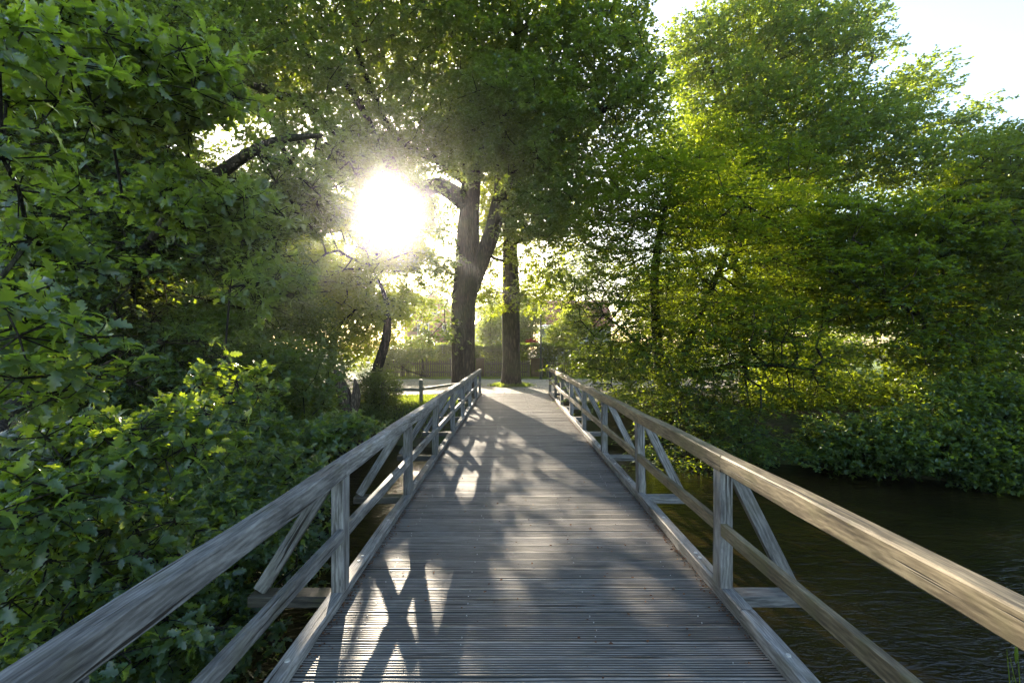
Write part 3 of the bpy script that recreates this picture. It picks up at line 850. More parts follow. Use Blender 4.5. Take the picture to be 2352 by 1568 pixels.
x2, y2 = 0.0, 21.8
T2 = tree('oak_tree', (x2, y2, G0), 'straight tall oak trunk with burr standing on the gravel in front of the picket fence', 'tree',
    [([(x2, y2, G0 - 0.2), (0.0, y2, 1.5), (-0.02, y2, 3.4), (0.02, y2, 4.2), (-0.05, 21.8, 6), (-0.1, 21.8, 8.5), (-0.2, 21.8, 13)], [0.46, 0.42, 0.42, 0.44, 0.36, 0.30, 0.16]),
     ([P(1180, 560, 21.6), P(1230, 520, 21), P(1280, 430, 20.5)], [0.12, 0.09, 0.05]),
     ([P(1165, 600, 21.6), P(1130, 590, 21), P(1110, 560, 20.5)], [0.08, 0.06, 0.04])],
    [B(1190, 470, 21.5, 110, 90, 2), B(1245, 600, 21, 75, 45, 1.2, .9), B(1215, 690, 21, 45, 30, .8, .9), B(1130, 690, 21, 35, 35, .8, .9), B(1180, 300, 22, 180, 140, 2.5), B(1120, 610, 21.5, 30, 40, .8), B(1280, 560, 20.5, 60, 60, 1, 1), B(1320, 480, 20, 50, 60, 1), B(1270, 670, 20.5, 55, 35, .8, .8), B(1085, 670, 22.5, 50, 30, .8, .6), B(1110, 540, 22.5, 70, 60, 1, 1), B(1230, 640, 21, 50, 30, .8)],
    620, 'young', 23, flare=0.4, twigs=7, per=8, size=(0.10, 0.15), spread_r=0.42, spacing=0.45, sides=28)

tree('leaning_tree', (-5.2, 16.0, G0), 'slim leaning tree trunk beside the dead stump on the left bank', 'tree',
    [([P(850, 925, 16.2), P(866, 850, 16), P(886, 780, 16), P(889, 720, 16), P(880, 670, 15.9), P(850, 610, 15.7)], [0.22, 0.18, 0.15, 0.12, 0.07, 0.02])],
    [B(880, 690, 15.4, 60, 50, .6, 1.3), B(830, 620, 15.6, 70, 70, .8, 1.1), B(850, 500, 16.5, 90, 80, 1.5, .8), B(930, 560, 17, 60, 60, 1, .5), B(790, 560, 16.5, 130, 90, 2), B(820, 700, 18, 110, 110, 1.8, .8), B(930, 660, 17.5, 50, 70, 1.2, .8), B(690, 620, 17, 110, 130, 1.8), B(960, 590, 18, 40, 60, 1, .6)],
    420, 'young', 31, bark='bark_dark', twigs=9, per=8, size=(0.08, 0.12), spread_r=0.4, spacing=0.42)

# broken stump
V, Fc, _, _ = loft([P(805, 985, 13.6), P(800, 930, 13.6), P(782, 880, 13.5), P(762, 845, 13.4)], [0.30, 0.22, 0.17, 0.05], 20, 5, lump=0.16)
V2, F2, _, _ = loft([P(806, 960, 13.6), P(818, 905, 13.5), P(815, 868, 13.5)], [0.2, 0.13, 0.02], 14, 6, lump=0.2)
Vm, Fm = merge([(V, Fc), (V2, F2)])
tag(np_mesh('tree_stump', Vm, Fm, M['deadwood'], smooth=True), 'pale broken tree stump leaning on the dark left bank', 'stump')

# left: overhanging oak with boughs close to the camera
tree('oak_tree', (-6.6, 8.0, G0 - 0.3), 'broad oak on the left bank whose leafy boughs fill the left edge close by', 'tree',
    [([(-6.6, 8.0, -0.6), (-6.5, 7.9, 2), (-6.3, 7.8, 4.5), (-6.2, 7.6, 7.5)], [0.38, 0.33, 0.28, 0.16]),
     ([(-6.5, 7.9, 2.2), (-5.4, 6.6, 2.9), (-4.2, 5.4, 3.1), (-3.3, 4.5, 3.3)], [0.16, 0.11, 0.07, 0.03]),
     ([(-6.4, 7.8, 3.4), (-5.0, 7.4, 4.4), (-3.8, 7.0, 4.9), (-2.9, 6.9, 5.0)], [0.15, 0.11, 0.07, 0.03]),
     ([(-6.5, 7.9, 1.4), (-5.6, 5.8, 1.3), (-4.6, 4.2, 1.2), (-3.6, 3.2, 1.0)], [0.15, 0.10, 0.07, 0.03]),
     ([(-6.3, 7.8, 4.2), (-5.8, 6.0, 5.6), (-5.0, 4.6, 6.4), (-4.4, 3.6, 6.9)], [0.15, 0.10, 0.07, 0.03])],
    [B(210, 250, 6.5, 230, 220, 1.2, .8), B(620, 430, 7.5, 150, 70, .9), B(400, 430, 7, 130, 90, 1.0), B(420, 80, 7, 130, 60, .8, .5), B(350, 560, 6.5, 290, 150, 1.1), B(120, 700, 6.0, 200, 130, 1.1), B(560, 640, 7.5, 130, 90, .9, .8),
     B(650, 480, 8, 110, 60, .8), B(170, 60, 6, 200, 100, 1.2, .8), B(300, 880, 6.5, 260, 130, 1.0, .8), B(770, 360, 9, 60, 50, .7, .7)],
    700, 'oak', 41, tpl=T_MID, twigs=9, per=8, size=(0.055, 0.10), spread_r=0.36, spacing=0.32, twig_wood=True, min_r=0.008, tw_len=0.14, flat=0.35)

tree('oak_tree', (-4.3, 3.0, -1.0), 'young oak below the left handrail with big lobed leaves nearest the camera', 'tree',
    [([(-4.3, 3.0, -1.4), (-4.1, 2.9, 0.2), (-3.9, 2.8, 1.6), (-3.9, 2.7, 3.4), (-3.8, 2.7, 4.6)], [0.10, 0.08, 0.06, 0.04, 0.02]),
     ([(-4.1, 2.9, 0.2), (-3.2, 2.7, 0.7), (-2.5, 2.6, 0.9)], [0.04, 0.025, 0.012]),
     ([(-3.9, 2.8, 1.2), (-3.0, 2.3, 1.6), (-2.4, 2.0, 1.75)], [0.035, 0.022, 0.01])],
    [B(90, 760, 2.0, 110, 70, .3), B(100, 880, 2.3, 120, 60, .35), B(40, 130, 2.2, 100, 110, .3), B(200, 1050, 2.8, 190, 90, .5), B(80, 1180, 2.3, 130, 80, .4),
     B(400, 1000, 3.2, 130, 60, .5, .8), B(250, 1280, 2.8, 170, 90, .5), B(100, 560, 2.8, 80, 90, .4, .6), B(300, 180, 3.2, 220, 120, .5, .7), B(30, 400, 2.3, 60, 60, .3, .7),
     B(520, 900, 4.2, 80, 80, .4, .5), B(470, 470, 3.9, 180, 60, .4, .6), B(620, 650, 4.5, 80, 60, .4, .5), B(300, 1420, 3.0, 200, 90, .5), B(130, 1420, 2.6, 100, 60, .3), B(440, 190, 3.6, 100, 60, .4, .6)],
    250, 'oak_near', 43, bark='bark_dark', tpl=T_NEAR, twigs=4, per=6, size=(0.06, 0.11), spread_r=0.18, spacing=0.16, twig_wood=True, min_r=0.004, tw_len=0.09, flat=0.3)

# ------------------------------------------------------------------ shrubs left
def shrub(label, base, blobs, n, leaf, seed, tpl=T_FAR, size=(0.05, 0.08), twigs=8, per=7, spread_r=0.26, spacing=0.26, name='shrub', cat='shrub', bark='bark_dark', flat=0.4, group=None, stems_n=4, twig_wood=False, top=None):
    rg = np.random.default_rng(seed)
    b = np.array(base, float)
    stems = []
    bc = [q[0] for q in blobs]
    for i in range(stems_n):
        c = np.array(bc[i % len(bc)]); mid = b * 0.5 + c * 0.5 + rg.standard_normal(3) * 0.12
        st = b + rg.standard_normal(3) * np.array([.15, .15, 0]) 
        stems.append(([st, mid, c], [0.05, 0.032, 0.012]))
    return tree(name, base, label, cat, stems, blobs, n, leaf, seed, bark=bark, tpl=tpl, twigs=twigs, per=per, size=size, spread_r=spread_r, spacing=spacing, flat=flat, group=group, sides=10, tw_len=0.1, min_r=0.005, twig_wood=twig_wood)

shrub('dense dark oak scrub under the left handrail near the camera', (-3.2, 3.6, -1.0),
      [B(420, 1250, 4.2, 300, 130, .8), B(600, 1130, 4.8, 150, 90, .6), B(200, 1400, 4, 300, 140, .7), B(480, 1450, 3.6, 130, 110, .4), B(330, 1100, 5, 240, 90, .7)],
      420, 'oak', 51, tpl=T_MID, size=(0.06, 0.09), spread_r=0.28, spacing=0.24, stems_n=6, twigs=6)
shrub('dark leafy bush behind the left handrail in the shade of the oaks', (-4.6, 7.6, -0.7),
      [B(560, 900, 8.5, 220, 130, 1), B(420, 1000, 7.5, 250, 110, .9), B(700, 1010, 8, 110, 50, .5), B(620, 1080, 7, 110, 60, .5)],
      420, 'oak', 52, size=(0.07, 0.10), spread_r=0.34, spacing=0.32, stems_n=5, twigs=9)
shrub('low oak sprout with clear lobed leaves hanging over the water left of the rail', (-2.6, 6.4, -0.9),
      [B(790, 985, 6.6, 55, 25, .3), B(730, 1010, 6.4, 70, 30, .3), B(560, 985, 6, 70, 30, .3)],
      60, 'oak_near', 53, tpl=T_MID, size=(0.07, 0.10), spread_r=0.2, spacing=0.16, stems_n=3, twigs=5)
shrub('rounded fine leaved bush with bright rim at the left end of the path', (-4.6, 15.2, -0.3),
      [B(870, 900, 15.2, 50, 50, .7), B(800, 960, 14.5, 100, 35, .7), B(905, 905, 15.4, 20, 35, .3)],
      200, 'shrub', 54, size=(0.035, 0.06), spread_r=0.22, spacing=0.2, stems_n=5, twigs=12)
shrub('tall dark thicket filling the left bank behind the stump', (-7.6, 13.5, -0.2),
      [B(640, 780, 14, 130, 140, 1.2), B(740, 850, 15, 60, 90, .8), B(520, 860, 12.5, 150, 130, 1.2), B(560, 700, 14.5, 150, 110, 1.0), B(400, 760, 12, 180, 150, 1.2), B(640, 960, 12, 110, 60, .8)],
      620, 'shrub', 55, size=(0.06, 0.09), spread_r=0.4, spacing=0.36, stems_n=6, twigs=10)
tree('garden_tree', (-9.5, 24.0, G0), 'thin backlit tree under the sun glow left of the big oak', 'tree',
    [([(-9.5, 24, G0), (-9.3, 24, 3), (-9.0, 24, 6), (-8.8, 24, 9.5)], [0.22, 0.18, 0.13, 0.06])],
    [B(760, 640, 23, 110, 120, 1.8), B(880, 640, 24, 60, 70, 1.5, .5), B(640, 720, 22, 120, 100, 1.6), B(900, 740, 23, 50, 50, 1, .8), B(720, 480, 24, 120, 90, 1.8), B(800, 790, 21, 100, 40, 1), B(960, 520, 24, 60, 80, 1.5), B(850, 400, 25, 130, 90, 2), B(1010, 640, 25, 50, 50, 1.2, .7), B(980, 700, 24, 60, 45, 1.2, 1.2), B(860, 700, 23, 90, 60, 1.2, 1.2), B(900, 560, 26, 110, 70, 1.5, 1), B(700, 560, 24, 100, 100, 2)],
    900, 'young', 61, twigs=8, per=7, size=(0.10, 0.14), spread_r=0.45, spacing=0.45)
tree('oak_tree', (-15.0, 17.0, G0), 'tall background oak far left behind the overhanging boughs', 'tree',
    [([(-15, 17, G0), (-14.8, 17, 4), (-14, 17, 9), (-13.6, 17, 14)], [0.45, 0.38, 0.28, 0.12])],
    [B(220, 430, 16, 320, 160, 2.5, .7), B(420, 120, 17, 260, 150, 2.5, .5), B(150, 700, 15, 260, 160, 2), B(480, 500, 17, 170, 160, 2), B(0, 100, 16, 200, 200, 2), B(250, 900, 13, 230, 80, 1.5, .7)],
    800, 'oak', 62, twigs=9, per=7, size=(0.12, 0.17), spread_r=0.55, spacing=0.6)

# ------------------------------------------------------------------ right side
tree('hornbeam_tree', (5.0, 14.6, -0.4), 'layered dark hornbeam leaning over the river right of the bridge end', 'tree',
    [([(5.0, 14.6, -0.7), (4.7, 14.5, 1.5), (4.55, 14.4, 4), (4.8, 14.2, 6), (5.2, 14, 7.5)], [0.20, 0.16, 0.13, 0.07, 0.02]),
     ([(5.0, 14.6, -0.3), (5.6, 14.3, 2), (6.2, 13.6, 4), (6.8, 13.2, 6)], [0.14, 0.11, 0.08, 0.03]),
     ([(4.9, 14.5, 0.3), (3.9, 13.8, 1.8), (3.0, 13.6, 2.6)], [0.09, 0.06, 0.03]),
     ([(5.0, 14.5, 0.8), (6.5, 12.6, 1.3), (7.8, 11.6, 1.2)], [0.11, 0.07, 0.03])],
    [B(1400, 760, 14, 90, 60, 1.2, 1.2), B(1360, 690, 14.5, 70, 60, 1.0), B(1480, 640, 14, 130, 110, 1.5, 1.3), B(1390, 620, 14.5, 50, 60, .9, 1.2), B(1560, 480, 14, 150, 130, 1.6), B(1700, 580, 13.5, 170, 150, 1.6, 1.2), B(1400, 520, 15, 60, 90, 1, 1.2),
     B(1530, 860, 13, 180, 80, 1.3, 1.2), B(1720, 760, 12.5, 170, 90, 1.3, 1.1), B(1620, 960, 12, 150, 60, 1, 1.1), B(1450, 420, 15, 80, 90, 1.4), B(1620, 400, 14.5, 90, 50, 1.2, .6), B(1780, 470, 13.5, 90, 50, 1.0, .7),
     B(1430, 870, 13.5, 110, 60, 1, 1.0), B(1540, 1040, 11.5, 70, 60, .7, .8), B(1720, 1020, 11, 100, 40, .8), B(1820, 680, 13, 150, 120, 1.3), B(1850, 860, 12.5, 120, 70, 1.1), B(1420, 560, 14.5, 90, 130, 1.3, 1.1), B(1600, 700, 14, 200, 140, 1.5), B(1420, 820, 13.4, 130, 70, 1), B(1600, 900, 12.6, 200, 60, 1)],
    2100, 'hornbeam', 71, bark='bark_dark', twigs=11, per=8, size=(0.065, 0.105), spread_r=0.50, spacing=0.44, flat=0.8, vflat=0.28, bough=0.42, tpl=T_FAR, tw_len=0.2)

tree('maple_tree', (9.5, 18.5, G0), 'yellow green backlit maple behind the dark hornbeam boughs', 'tree',
    [([(9.5, 18.5, G0), (9.4, 18.5, 3), (9.0, 18.4, 6.0), (8.8, 18.3, 8)], [0.22, 0.18, 0.12, 0.03]),
     ([(9.4, 18.5, 2.5), (7.8, 18.3, 4.5), (6.8, 18.2, 6)], [0.1, 0.07, 0.02])],
    [B(1500, 620, 18, 110, 150, 1.2), B(1650, 500, 18.5, 150, 110, 1.4), B(1700, 740, 18, 170, 100, 1.2), B(1850, 620, 18.5, 150, 120, 1.4), B(1620, 360, 19, 110, 90, 1.3), B(1780, 400, 19, 110, 80, 1.3),
     B(1500, 800, 18, 110, 60, 1, .8), B(2000, 560, 18, 110, 90, 1.3), B(1450, 480, 18, 50, 90, 1, .3)],
    620, 'hornbeam', 72, bark='bark_dark', twigs=8, per=7, size=(0.10, 0.15), spread_r=0.5, spacing=0.5, vflat=.4, flat=.6, bough=0.42)

tree('oak_tree', (14.0, 24.0, G0), 'big open crowned oak standing against the sky behind the hornbeam', 'tree',
    [([(14, 24, G0), (13.8, 23.9, 4), (13.4, 23.6, 7.5), (12.6, 23.2, 11), (12, 22.8, 15)], [0.5, 0.44, 0.38, 0.24, 0.1]),
     ([(13.6, 23.7, 6.5), P(1800, 400, 22.5), P(1920, 300, 22), P(1990, 180, 21.5)], [0.26, 0.2, 0.13, 0.05]),
     ([P(1760, 440, 22.8), P(1700, 300, 22.5), P(1640, 160, 22), P(1620, 80, 22)], [0.2, 0.15, 0.1, 0.05]),
     ([P(1820, 400, 22.5), P(1980, 370, 21.5), P(2100, 300, 21), P(2230, 260, 20.5)], [0.2, 0.15, 0.09, 0.04])],
    [B(1620, 140, 22.5, 70, 100, 1.8), B(1700, 20, 22.5, 60, 40, 1.2), B(1572, 130, 22.3, 40, 95, .9, 1.4), B(2032, 12, 21.6, 16, 8, .4, 2), B(2000, 75, 21.4, 28, 12, .5, 2), B(1985, 130, 21.3, 26, 14, .5, 2), B(2110, 150, 20.6, 22, 14, .5, 2), B(2175, 150, 20.4, 22, 16, .4, 2), B(2188, 200, 20.3, 20, 12, .4, 2), B(2285, 235, 19.8, 22, 10, .4, 2), B(2235, 300, 19.6, 30, 12, .5, 2), B(1770, 12, 22.3, 26, 14, .5, 2), B(1640, 0, 22.3, 20, 14, .5, 2), B(2060, 100, 21, 20, 12, .5, 1.5), B(1800, -40, 22.5, 120, 60, 1.5), B(1980, 330, 20, 160, 90, 1.6, 1.2), B(2130, 370, 19.5, 130, 50, 1.5, 1.2), B(1700, 260, 22, 120, 120, 2.4), B(1740, 80, 22.5, 90, 60, 2), B(1850, 120, 22, 110, 90, 2.2), B(1950, 50, 22, 70, 40, 1.5), B(1985, 110, 21.5, 30, 30, 1), B(1880, 270, 21.5, 150, 90, 2.2),
     B(2060, 240, 21, 70, 50, 1.4), B(2140, 170, 21, 40, 30, 1), B(2020, 370, 20.5, 130, 70, 1.8), B(2170, 300, 20, 60, 35, 1.2), B(2250, 250, 20, 35, 18, .8), B(2120, 220, 20.5, 50, 30, 1), B(1600, 330, 22, 60, 80, 1.5),
     B(2180, 430, 20, 120, 70, 1.5), B(2010, 20, 22, 40, 10, .6, .9), B(1700, 30, 22.5, 20, 25, .6, .8), B(1590, 60, 22, 18, 30, .6, .8), B(2290, 340, 19, 60, 40, 1), B(2300, 430, 18, 70, 60, 1.2), B(2020, 100, 22, 10, 10, .5, .8), B(1800, 420, 21, 150, 110, 2), B(1640, 500, 21, 100, 120, 2)],
    1150, 'oak', 81, twigs=10, per=8, size=(0.12, 0.17), spread_r=0.62, spacing=0.62, vflat=0.42, tw_len=.25)

tree('lime_tree', (13.0, 13.6, -0.3), 'broad dense lime tree filling the right edge above the water', 'tree',
    [([(13, 13.6, -0.5), (12.9, 13.5, 3), (12.6, 13.2, 4.5), (12.4, 13, 5.5)], [0.28, 0.23, 0.12, 0.03]),
     ([(12.9, 13.5, 1.5), (11.2, 12.4, 2.6), (9.8, 11.8, 3.0)], [0.12, 0.09, 0.04])],
    [B(2150, 560, 13, 190, 120, 1.6), B(2300, 450, 13, 100, 130, 1.5), B(2030, 650, 12.5, 150, 110, 1.4), B(2250, 720, 12.5, 160, 110, 1.4), B(2340, 880, 12, 120, 100, 1.2, .8), B(2150, 800, 11.8, 120, 60, 1, .7),
     B(2330, 330, 13.5, 60, 50, 1, .5), B(1950, 540, 13.5, 120, 90, 1.4, .8), B(2320, 620, 12, 120, 120, 1.2)],
    820, 'hornbeam', 91, twigs=10, per=8, size=(0.08, 0.12), spread_r=0.42, spacing=0.42, flat=0.65, vflat=0.45, bough=0.34, tpl=T_OVAL)

shrub('leafy willow scrub trailing into the river on the right bank', (9.5, 11.6, -0.8),
      [B(2130, 1010, 10.5, 170, 70, .8), B(2280, 1050, 10, 110, 75, .7), B(1960, 1020, 11, 110, 60, .8), B(2330, 950, 10.5, 90, 80, .8), B(2200, 930, 11, 150, 60, .8)],
      460, 'shrub', 92, tpl=T_OVAL, size=(0.07, 0.11), spread_r=0.34, spacing=0.27, stems_n=6, twigs=9)
shrub('bright yellow green sunlit thicket on the right bank below the lawn', (11.5, 15.6, -0.2),
      [B(1900, 930, 14.5, 150, 50, 1), B(2080, 930, 14.5, 130, 50, 1), B(1990, 890, 16, 90, 30, 1), B(1780, 930, 14, 90, 70, .8), B(2240, 900, 15, 80, 50, .8), B(2150, 850, 15.5, 110, 25, .8), B(1820, 870, 15.5, 110, 35, .8)],
      520, 'young', 93, size=(0.07, 0.11), spread_r=0.36, spacing=0.34, stems_n=6, twigs=7)
shrub('dark low thicket running along the near edge of the lawn on the right', (14.5, 19.5, -0.1),
      [B(1700, 830, 19.5, 150, 36, .8), B(1880, 815, 19.5, 140, 30, .8), B(2180, 815, 19.5, 140, 40, .8), B(1450, 830, 19.5, 130, 40, .8)], 420, 'shrub', 96, size=(0.10, 0.15), spread_r=0.42, spacing=0.34, stems_n=8, twigs=9)
tree('sapling', (13.4, 16.2, -0.1), 'thin forked sapling in front of the lawn on the right bank', 'tree',
    [([(13.4, 16.2, -0.2), (13.35, 16.2, 0.8), (13.3, 16.2, 1.4)], [0.055, 0.045, 0.04]),
     ([(13.32, 16.2, 1.1), (13.0, 16.2, 1.8), (12.8, 16.1, 2.8)], [0.035, 0.03, 0.015]),
     ([(13.32, 16.2, 1.1), (13.6, 16.2, 1.8), (13.9, 16.1, 2.8)], [0.035, 0.03, 0.015])],
    [B(2000, 700, 16, 60, 25, .8), B(2100, 690, 16, 60, 25, .8)], 50, 'hornbeam', 94, bark='bark_dark', twigs=8, per=8, size=(0.07, 0.1), spread_r=0.36, spacing=0.3)
tree('beech_tree', (22.0, 29.0, G0), 'distant brown trunked tree beside the sunny lawn on the right', 'tree',
    [([(20.0, 29.0, G0 - .1), (20.0, 29, 4), (20.2, 29, 8)], [0.36, 0.3, 0.2])],
    [B(1850, 600, 28, 200, 110, 3), B(2050, 640, 28, 180, 90, 3), B(2250, 600, 27, 200, 120, 3)],
    420, 'oak', 95, twigs=9, per=7, size=(0.16, 0.22), spread_r=0.8, spacing=0.8)

for i, (lb, x, y, bl, n) in enumerate([
    ('dark distant oak beyond the lawn right of the hornbeam', 27, 46, [B(1680, 740, 45, 150, 80, 4), B(1560, 700, 45, 120, 110, 4)], 330),
    ('dark distant oak at the back of the lawn near the right edge', 46, 50, [B(1980, 690, 48, 190, 100, 4), B(2120, 720, 46, 120, 70, 4)], 330),
    ('dark distant oak at the far right edge behind the lime tree', 56, 46, [B(2330, 700, 44, 180, 110, 4), B(2200, 600, 44, 120, 110, 4)], 330),
    ('tall distant oak left behind the garden fence', -22, 36, [B(600, 560, 34, 160, 170, 4), B(450, 700, 32, 150, 100, 4), B(700, 680, 34, 120, 90, 3)], 420),
    ('wide distant oak at the far left edge', -32, 30, [B(100, 600, 28, 260, 160, 4), B(300, 760, 28, 220, 80, 3)], 380)]):
    tree('oak_tree', (x, y, G0), lb, 'tree', [([(x, y, G0), (x, y, 3), bl[0][0]], [0.5, 0.4, 0.15])], bl, n, 'oak', 300 + i,
         twigs=7, per=6, size=(0.22, 0.34), spread_r=1.0, spacing=0.9, sides=10)

# ------------------------------------------------------------------ hedge, fence, lamp, gate piers
def hedge(name, x0, x1, y0, y1, ztop, label, seed, leaf='hedge_leaf', dens=1500):
    rg = np.random.default_rng(seed)
    root = empty(name, ((x0 + x1) / 2, (y0 + y1) / 2, G0), label, 'hedge')
    # woody core
    nb = int((x1 - x0) * 10)
    a = np.stack([rg.uniform(x0, x1, nb), rg.uniform(y0 + .2, y1 - .2, nb), np.full(nb, G0)], 1)
    b = a + np.stack([rg.normal(0, .25, nb), rg.normal(0, .15, nb), np.full(nb, ztop - 0.15)], 1)
    V, Fc = tubes(a, b, np.full(nb, .02), np.full(nb, .008), 4)
    np_mesh('branches', V, Fc, M['bark_dark'], root)
    n = int((x1 - x0) * dens * (ztop) / 2)
    x = rg.uniform(x0, x1, n)
    face = rg.random(n)
    y = np.where(face < 0.62, y0 + np.abs(rg.normal(0, .12, n)), np.where(face < .85, rg.uniform(y0, y1, n), y1 - np.abs(rg.normal(0, .1, n))))
    zt = ztop + 0.05 * np.sin(x * 1.3) + 0.03 * np.sin(x * 4.1)
    z = np.where((face > .62) & (face < .85), zt - np.abs(rg.normal(0, .07, n)), rg.uniform(G0, 1, n) ** 1 * (zt - G0) + G0)
    y = y + 0.07 * np.sin(x * 2.1 + z * 2) + 0.05 * np.sin(x * 5.3)
    p = np.stack([x, y, z], 1)
    d = rg.standard_normal((n, 3)); d[:, 2] += 0.5; d /= np.linalg.norm(d, axis=1, keepdims=True)
    leaf_cloud('foliage', M[leaf], root, p, d, np.clip(rg.normal(.5, .25, n) + .3 * np.sin(x * .9), 0, 1), rg, T_FAR, 6, (0.06, 0.10), 0.1, 0.1, 0, carve=False)
    return root
hedge('clipped_hedge', -8.5, 8.5, 29.0, 30.2, 1.98, 'long clipped brownish green hedge behind the picket fence', 101)
shrub('loose pale shrub growing over the left end of the clipped hedge', (-5.4, 28.2, 0),
      [B(960, 800, 28.2, 45, 30, .5), B(900, 820, 28, 60, 30, .5), B(830, 810, 28, 60, 40, .5)], 130, 'shrub', 102, size=(0.07, 0.1), spread_r=0.3, spacing=0.3, twigs=9)

fence = empty('picket_fence', (0, 28.4, G0), 'old mossy wooden picket fence along the far side of the path', 'fence')
rg = random.Random(9)
def pickets(x0, x1, h, parent):
    mb = MB(); x = x0
    while x < x1:
        w = 0.075; hh = h + rg.uniform(-.03, .03); yy = 28.35
        pr = [(x, G0 + .06), (x + w, G0 + .06), (x + w, hh - .05), (x + w / 2, hh), (x, hh - .05)]
        mb.prism([(a + rg.uniform(-.004, .004), b) for a, b in pr], yy, yy + .02)
        x += 0.135
    mb.build('pickets', M['fence_wood'], parent)
    m2 = MB()
    for z in (0.28, 0.80): m2.box(((x0 + x1) / 2, 28.395, z), (x1 - x0, .045, .08))
    m2.build('fence_rails', M['fence_wood'], parent)
pickets(-8.3, -2.25, 1.0, fence); pickets(2.2 - .0, 6.5, 1.0, fence)
gate = empty('picket_gate', (0, 28.4, G0), 'wooden picket double gate between two brick piers behind the straight oak', 'gate')
pickets(-1.62, 1.05, 1.02, gate)
mb = MB(); mb.box((1.1, 28.46, 0.5), (.1, .1, 1.1)); mb.build('gate_post', M['fence_wood'], gate)
for px in (-8.3, -6.8, -5.3, -3.8, -2.35):
    MB().box((px, 28.47, 0.52), (.11, .11, 1.18)).build('fence_post', M['fence_wood'], fence, bevel=0.006)
for px, lb in ((-1.95, 'squat mossy brick pier at the left side of the gate'), (1.62, 'wide mossy brick pier at the right side of the gate beside the lamp post')):
    pr = empty('brick_pier', (px, 28.5, G0), lb, 'pier')
    w = 0.50 if px < 0 else 0.75
    MB().box((px, 28.5, 0.5), (w, .5, 1.14)).build('pillar', M['brick_old'], pr, bevel=0.01)
    MB().box((px, 28.5, 1.112), (w + .08, .58, .08)).build('cap_stone', M['brick_old'], pr, bevel=0.02)

lamp = empty('street_lamp', (1.72, 26.4, G0), 'tall dark lamp post with a small plate rising in front of the hedge', 'street lamp')
V, Fc, _, _ = loft([(1.72, 26.4, G0 - .1), (1.72, 26.4, 1.0), (1.72, 26.4, 4.6)], [0.062, 0.055, 0.042], 14, 3, lump=0.0)
np_mesh('pole', V, Fc, M['pole'], lamp, smooth=True)
V, Fc, _, _ = loft([(1.72, 26.4, G0), (1.72, 26.4, 0.9)], [0.085, 0.08], 14, 3, lump=0.0)
np_mesh('pole_base', V, Fc, M['pole'], lamp, smooth=True)
MB().box((1.80, 26.34, 2.72), (.20, .02, .30)).build('sign_plate', M['sign'], lamp, bevel=.004)
MB().poly([(1.56, 26.24, 4.62), (1.88, 26.24, 4.62), (1.88, 26.56, 4.62), (1.56, 26.56, 4.62), (1.66, 26.34, 4.85), (1.78, 26.34, 4.85), (1.78, 26.46, 4.85), (1.66, 26.46, 4.85)],
          [(3, 2, 1, 0), (4, 5, 6, 7), (0, 1, 5, 4), (1, 2, 6, 5), (2, 3, 7, 6), (3, 0, 4, 7)]).build('lamp_head', M['pole'], lamp)

# split rail fence by the bank
sr = empty('post_and_rail_fence', (-3.1, 16.4, 0), 'low post and rail fence of brown round poles left of the bridge end', 'fence')
def pole(name, a, b, r0, r1, mat, parent):
    V, Fc, _, _ = loft([a, (np.array(a) + np.array(b)) / 2, b], [r0, (r0 + r1) / 2, r1], 10, 2, lump=0.05)
    # close the ends
    n = len(V)
    return np_mesh(name, V, Fc, mat, parent, smooth=True)
pB = P(968, 925, 15.6); pT = P(967, 871, 15.6)
beam('fence_post', pB + np.array([0, 0, -.2]), pT, 0.11, 0.11, M['fence_wood'], sr, up=(1, 0, 0), bevel=.015)
beam('fence_rail', P(970, 893, 15.6), P(1060, 880, 18.0), 0.08, 0.09, M['fence_wood'], sr, bevel=.02)
beam('fence_rail', P(880, 893, 15.0), P(965, 895, 15.6), 0.08, 0.11, M['fence_wood'], sr, bevel=.02)
beam('fence_post', P(880, 930, 15.0), P(880, 878, 15.0), 0.11, 0.11, M['fence_wood'], sr, up=(1, 0, 0), bevel=.015)

